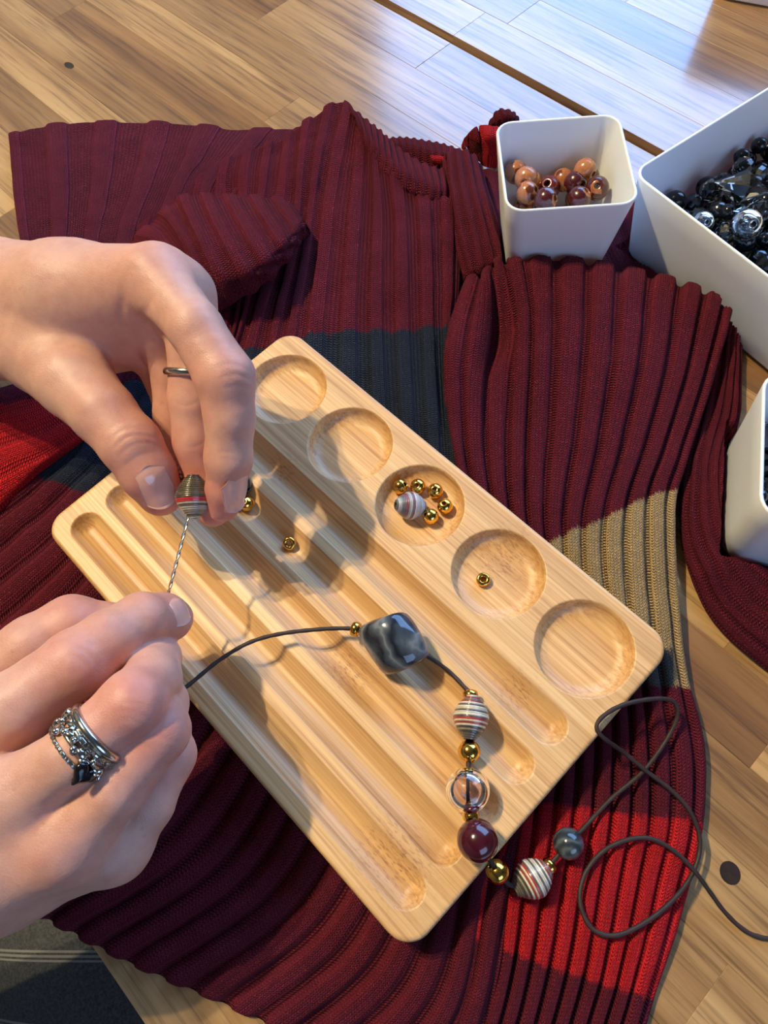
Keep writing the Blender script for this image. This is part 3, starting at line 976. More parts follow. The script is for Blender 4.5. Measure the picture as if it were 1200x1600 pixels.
def round_cone(P, a, b, r1, r2):
    ba = b - a; l2 = ba @ ba; rr = r1 - r2; a2 = l2 - rr * rr
    if a2 <= 1e-6:
        return np.minimum(np.linalg.norm(P - a, axis=-1) - r1, np.linalg.norm(P - b, axis=-1) - r2)
    il2 = 1 / l2
    pa = P - a; y = pa @ ba; z = y - l2
    x = pa * l2 - y[..., None] * ba; x2 = (x * x).sum(-1)
    y2 = y * y * l2; z2 = z * z * l2
    k = np.sign(rr) * rr * rr * x2
    d = (np.sqrt(np.maximum(x2 * a2 * il2, 0)) + y * rr) * il2 - r1
    d = np.where(np.sign(z) * a2 * z2 > k, np.sqrt(x2 + z2) * il2 - r2, d)
    d = np.where((np.sign(z) * a2 * z2 <= k) & (np.sign(y) * a2 * y2 < k), np.sqrt(x2 + y2) * il2 - r1, d)
    return d


class Field:
    def __init__(s, lo, hi, h):
        s.h = h; s.lo = np.asarray(lo, float)
        s.n = np.ceil((np.asarray(hi) - s.lo) / h).astype(int) + 1

    def blank(s): return np.full(s.n, 50.0, np.float32)

    def region(s, lo, hi):
        i0 = np.clip(np.floor((np.asarray(lo) - s.lo) / s.h).astype(int), 0, s.n)
        i1 = np.clip(np.ceil((np.asarray(hi) - s.lo) / s.h).astype(int) + 1, 0, s.n)
        sl = tuple(slice(a, b) for a, b in zip(i0, i1))
        g = np.meshgrid(*[s.lo[k] + s.h * np.arange(i0[k], i1[k]) for k in range(3)], indexing='ij')
        return sl, np.stack(g, -1)

    def chain(s, pts, k, D=None):
        """pts: (P, r) -> field of the tapering chain"""
        D = s.blank() if D is None else D
        for (a, ra), (b, rb) in zip(pts[:-1], pts[1:]):
            m = max(ra, rb) + 12
            sl, P = s.region(np.minimum(a, b) - m, np.maximum(a, b) + m)
            if P.size == 0: continue
            D[sl] = smin(D[sl], round_cone(P, a, b, ra, rb), k)
        return D


def surface_nets(D, lo, h):
    ins = D < 0
    nx, ny, nz = D.shape
    c = np.stack([ins[i:nx - 1 + i, j:ny - 1 + j, k:nz - 1 + k] for i in (0, 1) for j in (0, 1) for k in (0, 1)], -1)
    s = c.sum(-1); act = (s > 0) & (s < 8)
    idx = np.full(act.shape, -1, np.int64)
    cells = np.argwhere(act); idx[act] = np.arange(len(cells))
    acc = np.zeros((len(cells), 3)); cnt = np.zeros(len(cells))
    corners = [(i, j, k) for i in (0, 1) for j in (0, 1) for k in (0, 1)]
    val = {q: D[cells[:, 0] + q[0], cells[:, 1] + q[1], cells[:, 2] + q[2]] for q in corners}
    for q in corners:
        for ax in range(3):
            if q[ax]: continue
            q2 = list(q); q2[ax] = 1; q2 = tuple(q2)
            a, b = val[q], val[q2]
            cr = (a < 0) != (b < 0)
            t = np.where(cr, a / np.where(cr, a - b, 1), 0)
            p = np.array(q, float)[None, :].repeat(len(cells), 0); p[:, ax] += t
            acc[cr] += p[cr]; cnt[cr] += 1
    V = lo + h * (cells + acc / cnt[:, None])
    F = []
    for ax in range(3):
        a = np.moveaxis(ins, ax, 0); 
        cr = a[:-1] != a[1:]
        e = np.argwhere(cr)
        e_full = np.empty_like(e); o = [x for x in range(3) if x != ax]
        e_full[:, ax] = e[:, 0]; e_full[:, o[0]] = e[:, 1]; e_full[:, o[1]] = e[:, 2]
        ok = (e_full[:, o[0]] > 0) & (e_full[:, o[1]] > 0) & (e_full[:, o[0]] < D.shape[o[0]] - 1) & (e_full[:, o[1]] < D.shape[o[1]] - 1)
        e_full = e_full[ok]
        first = ins[tuple(e_full.T)]
        def cell(d0, d1):
            q = e_full.copy(); q[:, o[0]] -= d0; q[:, o[1]] -= d1
            return idx[tuple(q.T)]
        q = np.stack([cell(1, 1), cell(0, 1), cell(0, 0), cell(1, 0)], 1)
        flip = first if ax != 1 else ~first
        q[~flip] = q[~flip][:, ::-1]
        F.append(q)
    F = np.concatenate(F)
    F = F[(F >= 0).all(1)]
    return V, F


def relax(V, F, it=2, lam=0.5):
    e = np.concatenate([F[:, [0, 1]], F[:, [1, 2]], F[:, [2, 3]], F[:, [3, 0]]])
    e = np.concatenate([e, e[:, ::-1]])
    n = len(V); cnt = np.bincount(e[:, 0], minlength=n).astype(float)
    for _ in range(it):
        s = np.stack([np.bincount(e[:, 0], V[e[:, 1], k], n) for k in range(3)], 1) / cnt[:, None]
        V = V + lam * (s - V)
        s = np.stack([np.bincount(e[:, 0], V[e[:, 1], k], n) for k in range(3)], 1) / cnt[:, None]
        V = V - lam * 0.9 * (s - V)
    return V


def J(px, py, z, rpx):
    """joint: pixel of its centre, height mm and outline radius in pixels"""
    P = U(px, py, z)
    return (P, rpx / pxmm(P))


def vnormals(V, F):
    fn = np.cross(V[F[:, 2]] - V[F[:, 0]], V[F[:, 3]] - V[F[:, 1]])
    n = np.zeros_like(V)
    for k in range(4):
        for c in range(3): n[:, c] += np.bincount(F[:, k], fn[:, c], len(V))
    return n / (np.linalg.norm(n, axis=1)[:, None] + 1e-12)


SKIN = lin(208, 158, 138); SKIN_P = lin(204, 122, 108); SKIN_L = lin(220, 176, 156)


def build_hand(parent, palm, fingers, creases, pinks, h=0.75, kp=9.0, kf=6.0, dents=()):
    allp = [p for ch in palm + [f for f in fingers] for p in ch]
    lo = np.min([p - r for p, r in allp], 0) - 6; hi = np.max([p + r for p, r in allp], 0) + 6
    fld = Field(lo, hi, h)
    DP = fld.blank()
    for ch in palm: DP = fld.chain(ch, kp, DP)
    for (P, r, dep) in dents:                       # hollows between the bones
        sl, G = fld.region(P - 3 * r, P + 3 * r)
        DP[sl] += dep * np.exp(-((G - P) ** 2).sum(-1) / (r * r))
    D = None
    for ch in fingers:
        f = fld.chain(ch, 2.2)
        b = smin(DP, f, kf)
        D = b if D is None else smin(D, b, 0.9)
    V, F = surface_nets(D, fld.lo, h)
    V = relax(V, F, 3)
    n = vnormals(V, F)
    if (n * (V - V.mean(0))).sum() < 0:
        F = F[:, ::-1]; n = -n
    # skin folds: shallow real grooves along short polylines over the joints
    view = CAM - V; view /= np.linalg.norm(view, axis=1)[:, None]
    facing = np.clip((n * view).sum(1) * 2.5, 0, 1)
    pq = proj(V)
    disp = np.zeros(len(V))
    for (pts, wpx, dep) in creases:
        q = np.array(pts, float)
        Q, _ = resample(q, 30)
        near = (pq[:, 0] > Q[:, 0].min() - 20) & (pq[:, 0] < Q[:, 0].max() + 20) & (pq[:, 1] > Q[:, 1].min() - 20) & (pq[:, 1] < Q[:, 1].max() + 20)
        ii = np.where(near)[0]
        dd = np.linalg.norm(pq[ii][:, None, :] - Q[None], axis=2)
        j = dd.argmin(1); dmin = dd[np.arange(len(ii)), j]
        fade = np.sin(np.pi * np.clip((j + 2) / 33, 0, 1)) ** 0.6
        disp[ii] -= 0.62 * dep * np.exp(-(dmin / wpx) ** 2) * fade * facing[ii]
    disp += 0.16 * vnoise(V, 5.0, 3) + 0.05 * vnoise(V, 1.8, 4)
    V = V + n * disp[:, None]
    C = np.tile(SKIN, (len(V), 1))
    t = 0.5 + 0.5 * vnoise(V, 14.0, 8)
    C = C * (1 - 0.35 * t[:, None]) + SKIN_L * 0.35 * t[:, None]
    for (P, r, a) in pinks:
        wgt = (a * np.exp(-((V - P) ** 2).sum(1) / (r * r)))[:, None]
        C = C * (1 - wgt) + SKIN_P * wgt
    me = mesh_np('hand', V, F, M['skin'], C)
    o = obj('hand', me, parent)
    return o, V, F


def nail(hand, V, F, at_px, dir_px, width, length, over=1.2, tiltref=None):
    """a curved plate laid over the skin; at_px = nail centre in the frame, dir_px = pixel the free edge points to"""
    bv = BVHTree.FromPolygons([Vector(v) for v in V], [tuple(int(i) for i in f) for f in F])
    def hit(px, py):
        d = FWD + RIGHT * ((px - 600) / F_PX) - UP * ((py - 800) / F_PX); d /= np.linalg.norm(d)
        r = bv.ray_cast(Vector(CAM), Vector(d))
        return (np.array(r[0]), np.array(r[1])) if r[0] else (None, None)
    P0, n0 = hit(*at_px); P1, _ = hit(*dir_px)
    if P0 is None: return None
    if tiltref is not None: n0 = n0 + np.asarray(tiltref, float)
    n0 = n0 / np.linalg.norm(n0)
    d = (P1 if P1 is not None else U(*dir_px, P0[2])) - P0; d -= n0 * (d @ n0); d /= np.linalg.norm(d)
    s = np.cross(d, n0)
    nu, nv = 15, 17
    V2 = np.zeros((nu, nv, 3)); last = None
    for j in range(nv):
        v = -1 + 2 * j / (nv - 1)
        wv = 1 - 0.10 * max(v, 0) ** 2
        for i in range(nu):
            u = -1 + 2 * i / (nu - 1)
            x = u * width / 2 * wv
            y = v * length / 2
            if v < 0: y = v * length / 2 * (1 - 0.35 * u * u)        # rounded cuticle
            else: y = v * (length / 2 + over * (1 - 0.55 * u * u) - 0.9 * u * u)
            Q = P0 + s * x + d * min(y, length / 2) + n0 * 9
            r = bv.ray_cast(Vector(Q), Vector(-n0), 16.0)
            hgt = (np.array(r[0]) - P0) @ n0 if r[0] else None
            if hgt is None or hgt < -width * 0.42: hgt = -width * 0.42 * u * u
            V2[i, j] = P0 + s * x + d * y + n0 * hgt
    # smooth the plate and lift it off the skin
    Hh = (V2 - P0) @ n0
    for _ in range(4):
        K = np.pad(Hh, 1, mode='edge'); Hh = (K[1:-1, 1:-1] * 2 + K[:-2, 1:-1] + K[2:, 1:-1] + K[1:-1, :-2] + K[1:-1, 2:]) / 6
    V2 = V2 - ((V2 - P0) @ n0)[..., None] * n0 + Hh[..., None] * n0
    uu = np.linspace(-1, 1, nu)[:, None]; vv = np.linspace(-1, 1, nv)[None, :]
    lift = 0.30 - 0.55 * np.maximum(np.abs(uu) ** 6, np.clip(-vv, 0, 1) ** 8)
    top = V2 + n0 * lift[..., None]; bot = V2 - n0 * 0.35
    A = np.concatenate([top.reshape(-1, 3), bot.reshape(-1, 3)])
    f = grid_faces(nu, nv); nn = nu * nv
    idx = np.arange(nn).reshape(nu, nv)
    ring = np.concatenate([idx[:, 0], idx[-1, 1:], idx[-2::-1, -1], idx[0, -2:0:-1]])
    FF = np.concatenate([f, f[:, ::-1] + nn, np.stack([ring, np.roll(ring, -1), np.roll(ring, -1) + nn, ring + nn], 1)])
    me = mesh_np('fingernail', A, FF, M['nail'])
    return obj('fingernail', me, hand)


person = empty('person', (0, 0, 0))
tag(person, 'person in dark grey striped trousers threading a bead onto a wire needle with both hands', 'person')

# upper hand: thumb below, index finger arching over, pinching the bead
IDX = [J(243, 436, 98, 50), J(305, 512, 99, 42), J(352, 590, 93, 46), J(359, 655, 85, 38), J(357, 718, 76, 36), J(353, 764, 68, 30), J(348, 791, 62, 25)]
MID = [J(284, 462, 90, 48), J(305, 540, 84, 42), J(304, 625, 74, 40), J(308, 690, 66, 36), J(321, 752, 57, 31), J(333, 796, 50, 27)]
RNG = [J(262, 500, 80, 46), J(275, 580, 66, 38), J(276, 650, 56, 34), J(288, 715, 46, 31), J(298, 755, 42, 27)]
PNK = [J(232, 520, 68, 42), J(258, 590, 54, 32), J(272, 640, 47, 29), J(288, 690, 42, 26)]
THB = [J(25, 505, 66, 82), J(72, 545, 70, 72), J(118, 598, 74, 58), J(162, 646, 75, 49), J(204, 694, 72, 47), J(230, 737, 66, 43), J(250, 770, 60, 36)]
palmA = [
    [J(-330, 470, 34, 95), J(-120, 478, 52, 92), J(-20, 478, 64, 93), J(110, 462, 82, 74), J(243, 438, 97, 50)],
    [J(-20, 482, 60, 88), J(130, 480, 76, 70), J(284, 462, 90, 46)],
    [J(-20, 490, 54, 84), J(120, 500, 68, 68), J(255, 502, 78, 46)],
    [J(-30, 500, 50, 76), J(110, 520, 60, 62), J(222, 522, 66, 44)],
]
def extend(ch, bias, mm):
    d = ch[0][0] - ch[1][0]; d = d / np.linalg.norm(d) + np.asarray(bias, float); d /= np.linalg.norm(d)
    return [(ch[0][0] + d * mm, ch[0][1] * 1.15)] + ch


palmA[0] = extend(palmA[0], (0, -0.5, 0.35), 80)
creasesA = [
    ([(172, 690), (190, 672), (214, 668), (236, 672)], 3.2, 0.45), ([(176, 702), (196, 684), (222, 680), (243, 684)], 3.0, 0.5), ([(184, 714), (206, 696), (230, 692), (250, 698)], 3.0, 0.4),
    ([(196, 728), (216, 712), (238, 708)], 3.0, 0.25), ([(168, 676), (186, 660), (210, 656)], 3.0, 0.25),
    ([(338, 575), (362, 568), (388, 578)], 3.2, 0.3), ([(340, 592), (368, 585), (396, 596)], 3.2, 0.35), ([(346, 608), (372, 602), (399, 612)], 3.2, 0.25),
    ([(332, 712), (352, 706), (378, 712)], 2.8, 0.25), ([(330, 722), (352, 717), (376, 722)], 2.8, 0.2),
    ([(272, 628), (292, 634), (312, 626)], 2.8, 0.3), ([(285, 695), (300, 699), (320, 692)], 2.6, 0.3),
    ([(222, 505), (230, 480), (236, 462)], 6, 0.6), ([(186, 515), (190, 480), (192, 452)], 8, 0.8),
]
pinksA = [(J(243, 436, 98, 1)[0], 16, 0.35), (J(352, 590, 93, 1)[0], 15, 0.45), (J(352, 780, 64, 1)[0], 16, 0.7), (J(320, 770, 54, 1)[0], 16, 0.7), (J(205, 690, 72, 1)[0], 16, 0.4), (J(250, 775, 62, 1)[0], 15, 0.6), (J(280, 560, 60, 1)[0], 26, 0.5)]
handA, VA, FA = build_hand(person, palmA, [IDX, MID, RNG, PNK, THB], creasesA, pinksA)
nail(handA, VA, FA, (244, 760), (260, 800), 11.0, 14.5, 1.6)
nail(handA, VA, FA, (373, 768), (364, 808), 9.5, 11.5, 2.4, tiltref=RIGHT * 2.5)

# lower hand: a loose fist seen from its back, index finger and thumb holding the wire
IDX2 = [J(-70, 1160, 74, 66), J(25, 1104, 80, 56), J(118, 1038, 80, 53), J(170, 1000, 76, 46), J(222, 970, 69, 43), J(252, 966, 62, 39), J(268, 967, 58, 33)]
MID2 = [J(10, 1252, 80, 62), J(110, 1183, 88, 47), J(208, 1100, 88, 52), J(238, 1062, 76, 44), J(243, 1030, 62, 38), J(236, 1005, 54, 34)]
RNG2 = [J(98, 1318, 74, 58), J(180, 1232, 80, 46), J(246, 1142, 80, 48), J(252, 1100, 68, 40), J(240, 1060, 55, 35)]
PNK2 = [J(178, 1322, 62, 52), J(228, 1255, 65, 42), J(264, 1180, 64, 40), J(262, 1140, 54, 34), J(245, 1105, 47, 30)]
THB2 = [J(-90, 1130, 60, 62), J(-20, 1066, 64, 56), J(52, 1012, 66, 50), J(112, 978, 64, 47), J(170, 985, 58, 42), J(225, 985, 52, 34), J(245, 975, 50, 28)]
palmB = [
    [J(-420, 1560, 30, 110), J(-230, 1420, 52, 105), J(-150, 1290, 70, 92), J(-70, 1165, 76, 64)],
    [J(-230, 1420, 54, 105), J(-100, 1330, 76, 86), J(10, 1254, 81, 60)],
    [J(-220, 1440, 52, 100), J(-40, 1370, 70, 76), J(98, 1318, 75, 56)],
    [J(-220, 1450, 48, 92), J(20, 1368, 58, 58), J(178, 1320, 62, 50)],
    [J(-420, 1600, 24, 105), J(-220, 1460, 46, 92), J(-80, 1385, 56, 66)],
    [J(-60, 1270, 60, 70), J(100, 1200, 58, 62), J(180, 1160, 57, 48)], [J(60, 1290, 56, 56), J(170, 1250, 54, 46), J(215, 1200, 53, 38)],
]
palmB[0] = extend(palmB[0], (0, -0.3, 0), 70)
creasesB = [
    ([(98, 1020), (122, 1028), (140, 1050), (138, 1066)], 3.4, 0.35), ([(110, 1008), (134, 1018), (152, 1040), (152, 1056)], 3.4, 0.35), ([(124, 998), (148, 1010), (164, 1030)], 3.2, 0.25),
    ([(180, 1110), (204, 1112), (226, 1122), (240, 1128)], 3.2, 0.35), ([(186, 1122), (206, 1124), (228, 1136)], 3.0, 0.3), ([(190, 1098), (214, 1100), (236, 1110)], 3.0, 0.25),
    ([(226, 1150), (250, 1152), (276, 1160)], 3.2, 0.35), ([(222, 1164), (246, 1166), (272, 1172)], 3.2, 0.25),
    ([(212, 940), (226, 958), (228, 980)], 3.0, 0.2), ([(82, 962), (96, 950), (112, 946)], 3, 0.2),
    ([(122, 1272), (136, 1250), (160, 1225)], 9, 0.7), ([(196, 1290), (206, 1262), (226, 1235)], 8, 0.8), ([(40, 1215), (20, 1230), (-5, 1250)], 8, 0.3),
]
pinksB = [(J(118, 1036, 84, 1)[0], 14, 0.5), (J(208, 1102, 92, 1)[0], 13, 0.6), (J(248, 1145, 84, 1)[0], 13, 0.5), (J(262, 966, 62, 1)[0], 14, 0.6), (J(112, 960, 66, 1)[0], 14, 0.5), (J(98, 1330, 80, 1)[0], 14, 0.3), (J(264, 1180, 66, 1)[0], 12, 0.4)]
handB, VB, FB = build_hand(person, palmB, [IDX2, MID2, RNG2, PNK2, THB2], creasesB, pinksB)
nail(handB, VB, FB, (284, 950), (306, 954), 9.0, 9.0, 0.6, tiltref=RIGHT * 0.5 + UP * 0.5)

# striped trousers below the table edge
mt_, nt_, b_ = mat('dark grey striped cloth', rough=0.85)
uvn = nt_.nodes.new('ShaderNodeUVMap'); sp_ = nt_.nodes.new('ShaderNodeSeparateXYZ'); L(nt_, uvn.outputs[0], sp_.inputs[0])
fr_ = math_node(nt_, 'FRACT', math_node(nt_, 'ADD', sp_.outputs[1], 0.12))
st_ = ramp(nt_, fr_, [(0, 0.0), (0.05, 0.0), (0.055, 1.0), (0.085, 1.0), (0.09, 0.0), (0.115, 0.0), (0.12, 1.0), (0.15, 1.0), (0.155, 0.0), (0.18, 0.0), (0.185, 1.0), (0.21, 1.0), (0.215, 0.0)], 'LINEAR')
wz_ = noise(nt_, coords(nt_, 'Object', (1, 1, 1)), 900, 3, 0.7)
cg_ = ramp(nt_, wz_, [(0.3, lin(36, 38, 38)), (0.7, lin(78, 78, 76))])
L(nt_, mixc(nt_, math_node(nt_, 'MULTIPLY', st_, 0.6), cg_, lin(150, 146, 136)), b_.inputs['Base Color'])
bump(nt_, b_, wz_, 0.5, 0.0004)
M['trouser'] = mt_


def lap():
    nu, nv = 60, 90
    xs = np.linspace(-120, 300, nv); ang = np.linspace(-0.2, 2.5, nu)
    V = np.zeros((nu, nv, 3)); uv = np.zeros((nu, nv, 2))
    for i, a in enumerate(ang):
        V[i, :, 0] = xs
        V[i, :, 1] = -100 - 78 * math.cos(a)
        V[i, :, 2] = -128 + 74 * math.sin(a)
        uv[i, :, 0] = a; uv[i, :, 1] = (xs - V[i, :, 1]) / 37.0
    V[..., 2] += 1.6 * vnoise(V[..., :2], 30, 5)
    me = mesh_np('trousers', V.reshape(-1, 3), grid_faces(nu, nv), M['trouser'], uv=uv.reshape(-1, 2))
    o = obj('trousers', me, person)
    md = o.modifiers.new('thickness', 'SOLIDIFY'); md.thickness = 0.002
    return o


lap()


# ------------------------------------------------------------------ rings
def chain_at(ch, px, py):
    """point, direction and radius of a finger chain nearest to a pixel"""
    best = None
    for (a, ra), (b, rb) in zip(ch[:-1], ch[1:]):
        for t in np.linspace(0, 1, 41):
            P = a + (b - a) * t
            d = np.hypot(*(proj(P) - (px, py)))
            if best is None or d < best[0]: best = (d, P, (b - a) / np.linalg.norm(b - a), ra + (rb - ra) * t)
    return best[1:]


def band(name, ch, px, py, tube_r, extra=0.35, tilt=(0, 0, 0), wave=0.0, flatten=1.0):
    P, d, r = chain_at(ch, px, py)
    d = d + np.asarray(tilt, float); a, b, d = frame_of(d)
    n, k = 56, 10
    R_ = r + extra + tube_r * 0.4
    V = []
    for i in range(n):
        t = 2 * np.pi * i / n
        rad = a * np.cos(t) + b * np.sin(t)
        c = P + rad * R_ + d * wave * np.sin(6 * t)
        for j in range(k):
            s = 2 * np.pi * j / k
            V.append(c + rad * tube_r * np.cos(s) + d * tube_r * flatten * np.sin(s))
    V = np.array(V)
    F = [(i * k + j, ((i + 1) % n) * k + j, ((i + 1) % n) * k + (j + 1) % k, i * k + (j + 1) % k) for i in range(n) for j in range(k)]
    o = obj(name, mesh_np(name, V, F, M['silver'], off=P), None, P)
    return o, P, a, b, d, R_


def uv_sphere(r, nu=12, nv=8, sq=(1, 1, 1)):
    V = [(0, 0, r * sq[2])]
    for j in range(1, nv):
        p = math.pi * j / nv
        for i in range(nu):
            t = 2 * math.pi * i / nu
            V.append((r * math.sin(p) * math.cos(t) * sq[0], r * math.sin(p) * math.sin(t) * sq[1], r * math.cos(p) * sq[2]))
    V.append((0, 0, -r * sq[2]))
    F = [(0, 1 + i, 1 + (i + 1) % nu) for i in range(nu)]
    for j in range(nv - 2):
        for i in range(nu):
            a = 1 + j * nu + i; b = 1 + j * nu + (i + 1) % nu
            F.append((a, a + nu, b + nu, b))
    e = len(V) - 1; o = 1 + (nv - 2) * nu
    F += [(o + i, e, o + (i + 1) % nu) for i in range(nu)]
    return V, F


o, *_ = band('finger_ring', MID, 296, 583, 1.0, 0.2, tilt=-UP * 0.0, flatten=1.3)
tag(o, 'thin plain silver ring on the finger behind the arched index finger', 'ring')
# stack of rings on the middle finger of the lower hand
o, *_ = band('finger_ring', MID2, 156, 1146, 1.0, 0.2, flatten=1.15)
tag(o, 'plain polished silver band nearest the knuckle in the ring stack', 'ring')
o, P, a, b, d, R_ = band('finger_ring', MID2, 145, 1155, 0.8, 0.2, flatten=1.2)
tag(o, 'silver ring of small square links, second from the knuckle in the stack', 'ring')
V, F = uv_sphere(1.0, 6, 4, (1.25, 0.9, 0.75)); lk = mesh_np('link', V, F, M['silver'], smooth=False)
for i in range(22):
    t = 2 * np.pi * i / 22
    q = obj('link', lk, o, (a * np.cos(t) + b * np.sin(t)) * (R_ + 0.5))
    q.rotation_euler = (t, t * 0.7, 0.3)
o, P, a, b, d, R_ = band('finger_ring', MID2, 132, 1165, 0.7, 0.2)
tag(o, 'silver ring covered with leaf-shaped nuggets in the middle of the stack', 'ring')
V, F = uv_sphere(1.0, 8, 6, (1.5, 1.0, 0.8)); lf = mesh_np('nugget', V, F, M['silver'])
rngr = random.Random(3)
for i in range(30):
    t = 2 * np.pi * i / 30
    q = obj('nugget', lf, o, (a * np.cos(t) + b * np.sin(t)) * (R_ + 0.5) + d * rngr.uniform(-1.3, 1.3))
    q.rotation_euler = (rngr.uniform(0, 3), rngr.uniform(0, 3), rngr.uniform(0, 3)); s = rngr.uniform(0.95, 1.4); q.scale = (s, s, s)
o, P, a, b, d, R_ = band('finger_ring', MID2, 117, 1177, 0.6, 0.2)
tag(o, 'thin sparkling silver ring with a black heart stone, lowest of the stack', 'ring')
V, F = uv_sphere(0.62, 6, 4); ch_ = mesh_np('chip', V, F, M['crystal'], smooth=False)
for i in range(34):
    t = 2 * np.pi * i / 34
    obj('chip', ch_, o, (a * np.cos(t) + b * np.sin(t)) * (R_ + 0.55))
# heart stone: on the outward side of the band towards pixel (133,1215)
toward = U(134, 1214, P[2] + 6) - P; toward -= d * (toward @ d); toward /= np.linalg.norm(toward)
t = np.linspace(0, 2 * np.pi, 40, endpoint=False)
hx = 16 * np.sin(t) ** 3; hy = 13 * np.cos(t) - 5 * np.cos(2 * t) - 2 * np.cos(3 * t) - np.cos(4 * t)
side = np.cross(toward, d)
V = []
for (s, hh) in ((0.20, 0.0), (0.22, 0.9), (0.19, 1.7), (0.10, 2.1)):
    for k in range(40): V.append(toward * (R_ + 0.2 + hh) + (-d) * 0 + side * hx[k] * s + d * (hy[k] + 2) * s)
F = [(r * 40 + k, r * 40 + (k + 1) % 40, (r + 1) * 40 + (k + 1) % 40, (r + 1) * 40 + k) for r in range(3) for k in range(40)] + [tuple(range(120, 160)), tuple(range(40))[::-1]]
obj('heart_stone', mesh_np('heart_stone', V, F, M['jet']), o)['label'] = 'black heart-shaped stone'


# ------------------------------------------------------------------ beads
def sphere_profile(r, hole, n=14, flat=1.0):
    a0 = math.asin(min(0.95, hole / r))
    pr = [(r * math.sin(a0 + (math.pi - 2 * a0) * k / n), r * math.cos(a0 + (math.pi - 2 * a0) * k / n) * flat) for k in range(n + 1)]
    zt = pr[0][1]
    return pr + [(hole * 0.92, -zt * 0.86), (hole * 0.92, zt * 0.86)]


def place(name, me, P, axis=None, label=None, cat='bead', group=None, spin=0.0):
    o = obj(name, me, None, P)
    if axis is not None:
        q = Vector(axis).to_track_quat('Z', 'Y')
        o.rotation_euler = (q.to_matrix() @ Matrix.Rotation(spin, 3, 'Z')).to_euler()
    return tag(o, label, cat, group)


V, F = lathe(sphere_profile(3.15, 0.85), 26); ME_GOLD = mesh_np('gold_bead', V, F, M['gold'])
V, F = lathe(sphere_profile(3.7, 0.85), 28); ME_GOLD_L = mesh_np('gold_bead', V, F, M['gold'])
rp = [(1.0, 1.0), (1.4, 1.35), (2.0, 1.4), (2.55, 1.0), (2.7, 0.0), (2.55, -1.0), (2.0, -1.4), (1.4, -1.35), (1.0, -1.0)]
V, F = lathe(rp, 24); ME_ROND = mesh_np('spacer_bead', V, F, M['gold'])


def paper_bead(seed, hw=5.9, hl=6.6, tone='cream'):
    rg = random.Random(seed)
    n = 22
    pal = {'cream': [(214, 200, 172), (226, 214, 190), (120, 112, 104), (200, 190, 170), (150, 60, 56), (92, 88, 86), (220, 208, 184)],
           'silver': [(196, 192, 186), (170, 166, 162), (110, 106, 104), (206, 202, 198), (140, 80, 84), (186, 180, 174)],
           'dark': [(70, 62, 46), (92, 82, 62), (60, 54, 42), (84, 74, 56), (200, 190, 170), (76, 66, 48)]}[tone]
    prof = []; cols = []
    for k in range(n):
        z0 = -hl + 2 * hl * k / n; z1 = -hl + 2 * hl * (k + 1) / n
        f = abs((k + 0.5) / n * 2 - 1)
        r = 1.7 + (hw - 1.7) * (1 - f ** 1.7)
        c = lin(*rg.choice(pal))
        if tone == 'dark' and k in (8, 9): c = lin(196, 52, 60)
        if tone == 'dark' and k < 8: c = lin(*rg.choice([(150, 140, 118), (96, 88, 74), (190, 180, 156)]))
        if tone == 'cream' and k == 9: c = lin(176, 56, 56)
        if tone == 'cream' and k < 6: c = lin(*rg.choice([(96, 88, 78), (140, 130, 112), (70, 64, 58)]))
        prof += [(r - 0.12, z0 + 0.02), (r, z0 + 0.12), (r, z1 - 0.08)]; cols += [c * 0.6, c, c]
    prof += [(1.0, hl), (1.0, -hl)]; cols += [lin(40, 34, 30)] * 2
    V, F = lathe(prof, 30)
    C = np.tile(np.array(cols), (30, 1))
    return mesh_np('paper_bead', V, F, M['paper'], C)


# beads lying in the tray
def pit_z(x, y, r):
    return TZ + float(tray_h(np.array([x]), np.array([y]))[0]) + r


def on_tray(px, py, r):
    z = TZ - 3
    for _ in range(6):
        P = U(px, py, z); z = pit_z(P[0], P[1], r)
    return U(px, py, z)


names = ['leftmost', 'second from the left', 'third from the left', 'rightmost', 'nearest the lower rim']
for k, (px, py, ax) in enumerate([(625, 760, (0.5, 0.5, 0.6)), (653, 760, (0.1, -0.3, 0.9)), (680, 767, (0.1, -0.2, 1)), (695, 791, (-0.1, -0.1, 1)), (673, 807, (-0.6, -0.5, 0.7))]):
    place('gold_bead', ME_GOLD, on_tray(px, py, 3.15), ax,
          ['gold bead at the upper left of the middle well touching the paper bead', 'gold bead at the top of the arc in the middle well', 'gold bead at the upper right of the arc in the middle well',
           'rightmost gold bead in the middle well', 'lowest gold bead in the middle well beside the paper bead'][k], 'bead', 'gold beads in the middle well')
d_ = U(660, 790, 26) - U(622, 795, 26)
place('paper_bead', paper_bead(4, 5.6, 6.2, 'silver'), on_tray(641, 790, 5.6), -d_ / np.linalg.norm(d_) + np.array([0, 0, 0.45]), 'silvery rolled paper bead among the gold beads in the middle well', 'bead', 'rolled paper beads')
place('spacer_bead', ME_ROND, on_tray(755, 906, 1.5), (0.05, -0.1, 1), 'single small gold spacer lying flat in the fourth well', 'bead', 'gold spacers')
place('spacer_bead', ME_ROND, on_tray(452, 849, 2.2), (0.3, -0.3, 0.8), 'small gold spacer alone in the shadowed groove right of the hand', 'bead', 'gold spacers')
place('gold_bead', ME_GOLD, on_tray(385, 787, 3.15), (0.0, -0.2, 1), 'gold bead in a groove beside the index fingertip', 'bead', 'gold beads')
V, F = lathe(sphere_profile(4.3, 0.9), 20); 
place('dark_bead', mesh_np('dark_bead', V, F, M['hematite']), on_tray(377, 758, 4.3), (1, 0.2, 0.1), 'dark metallic bead half hidden behind the index finger', 'bead')

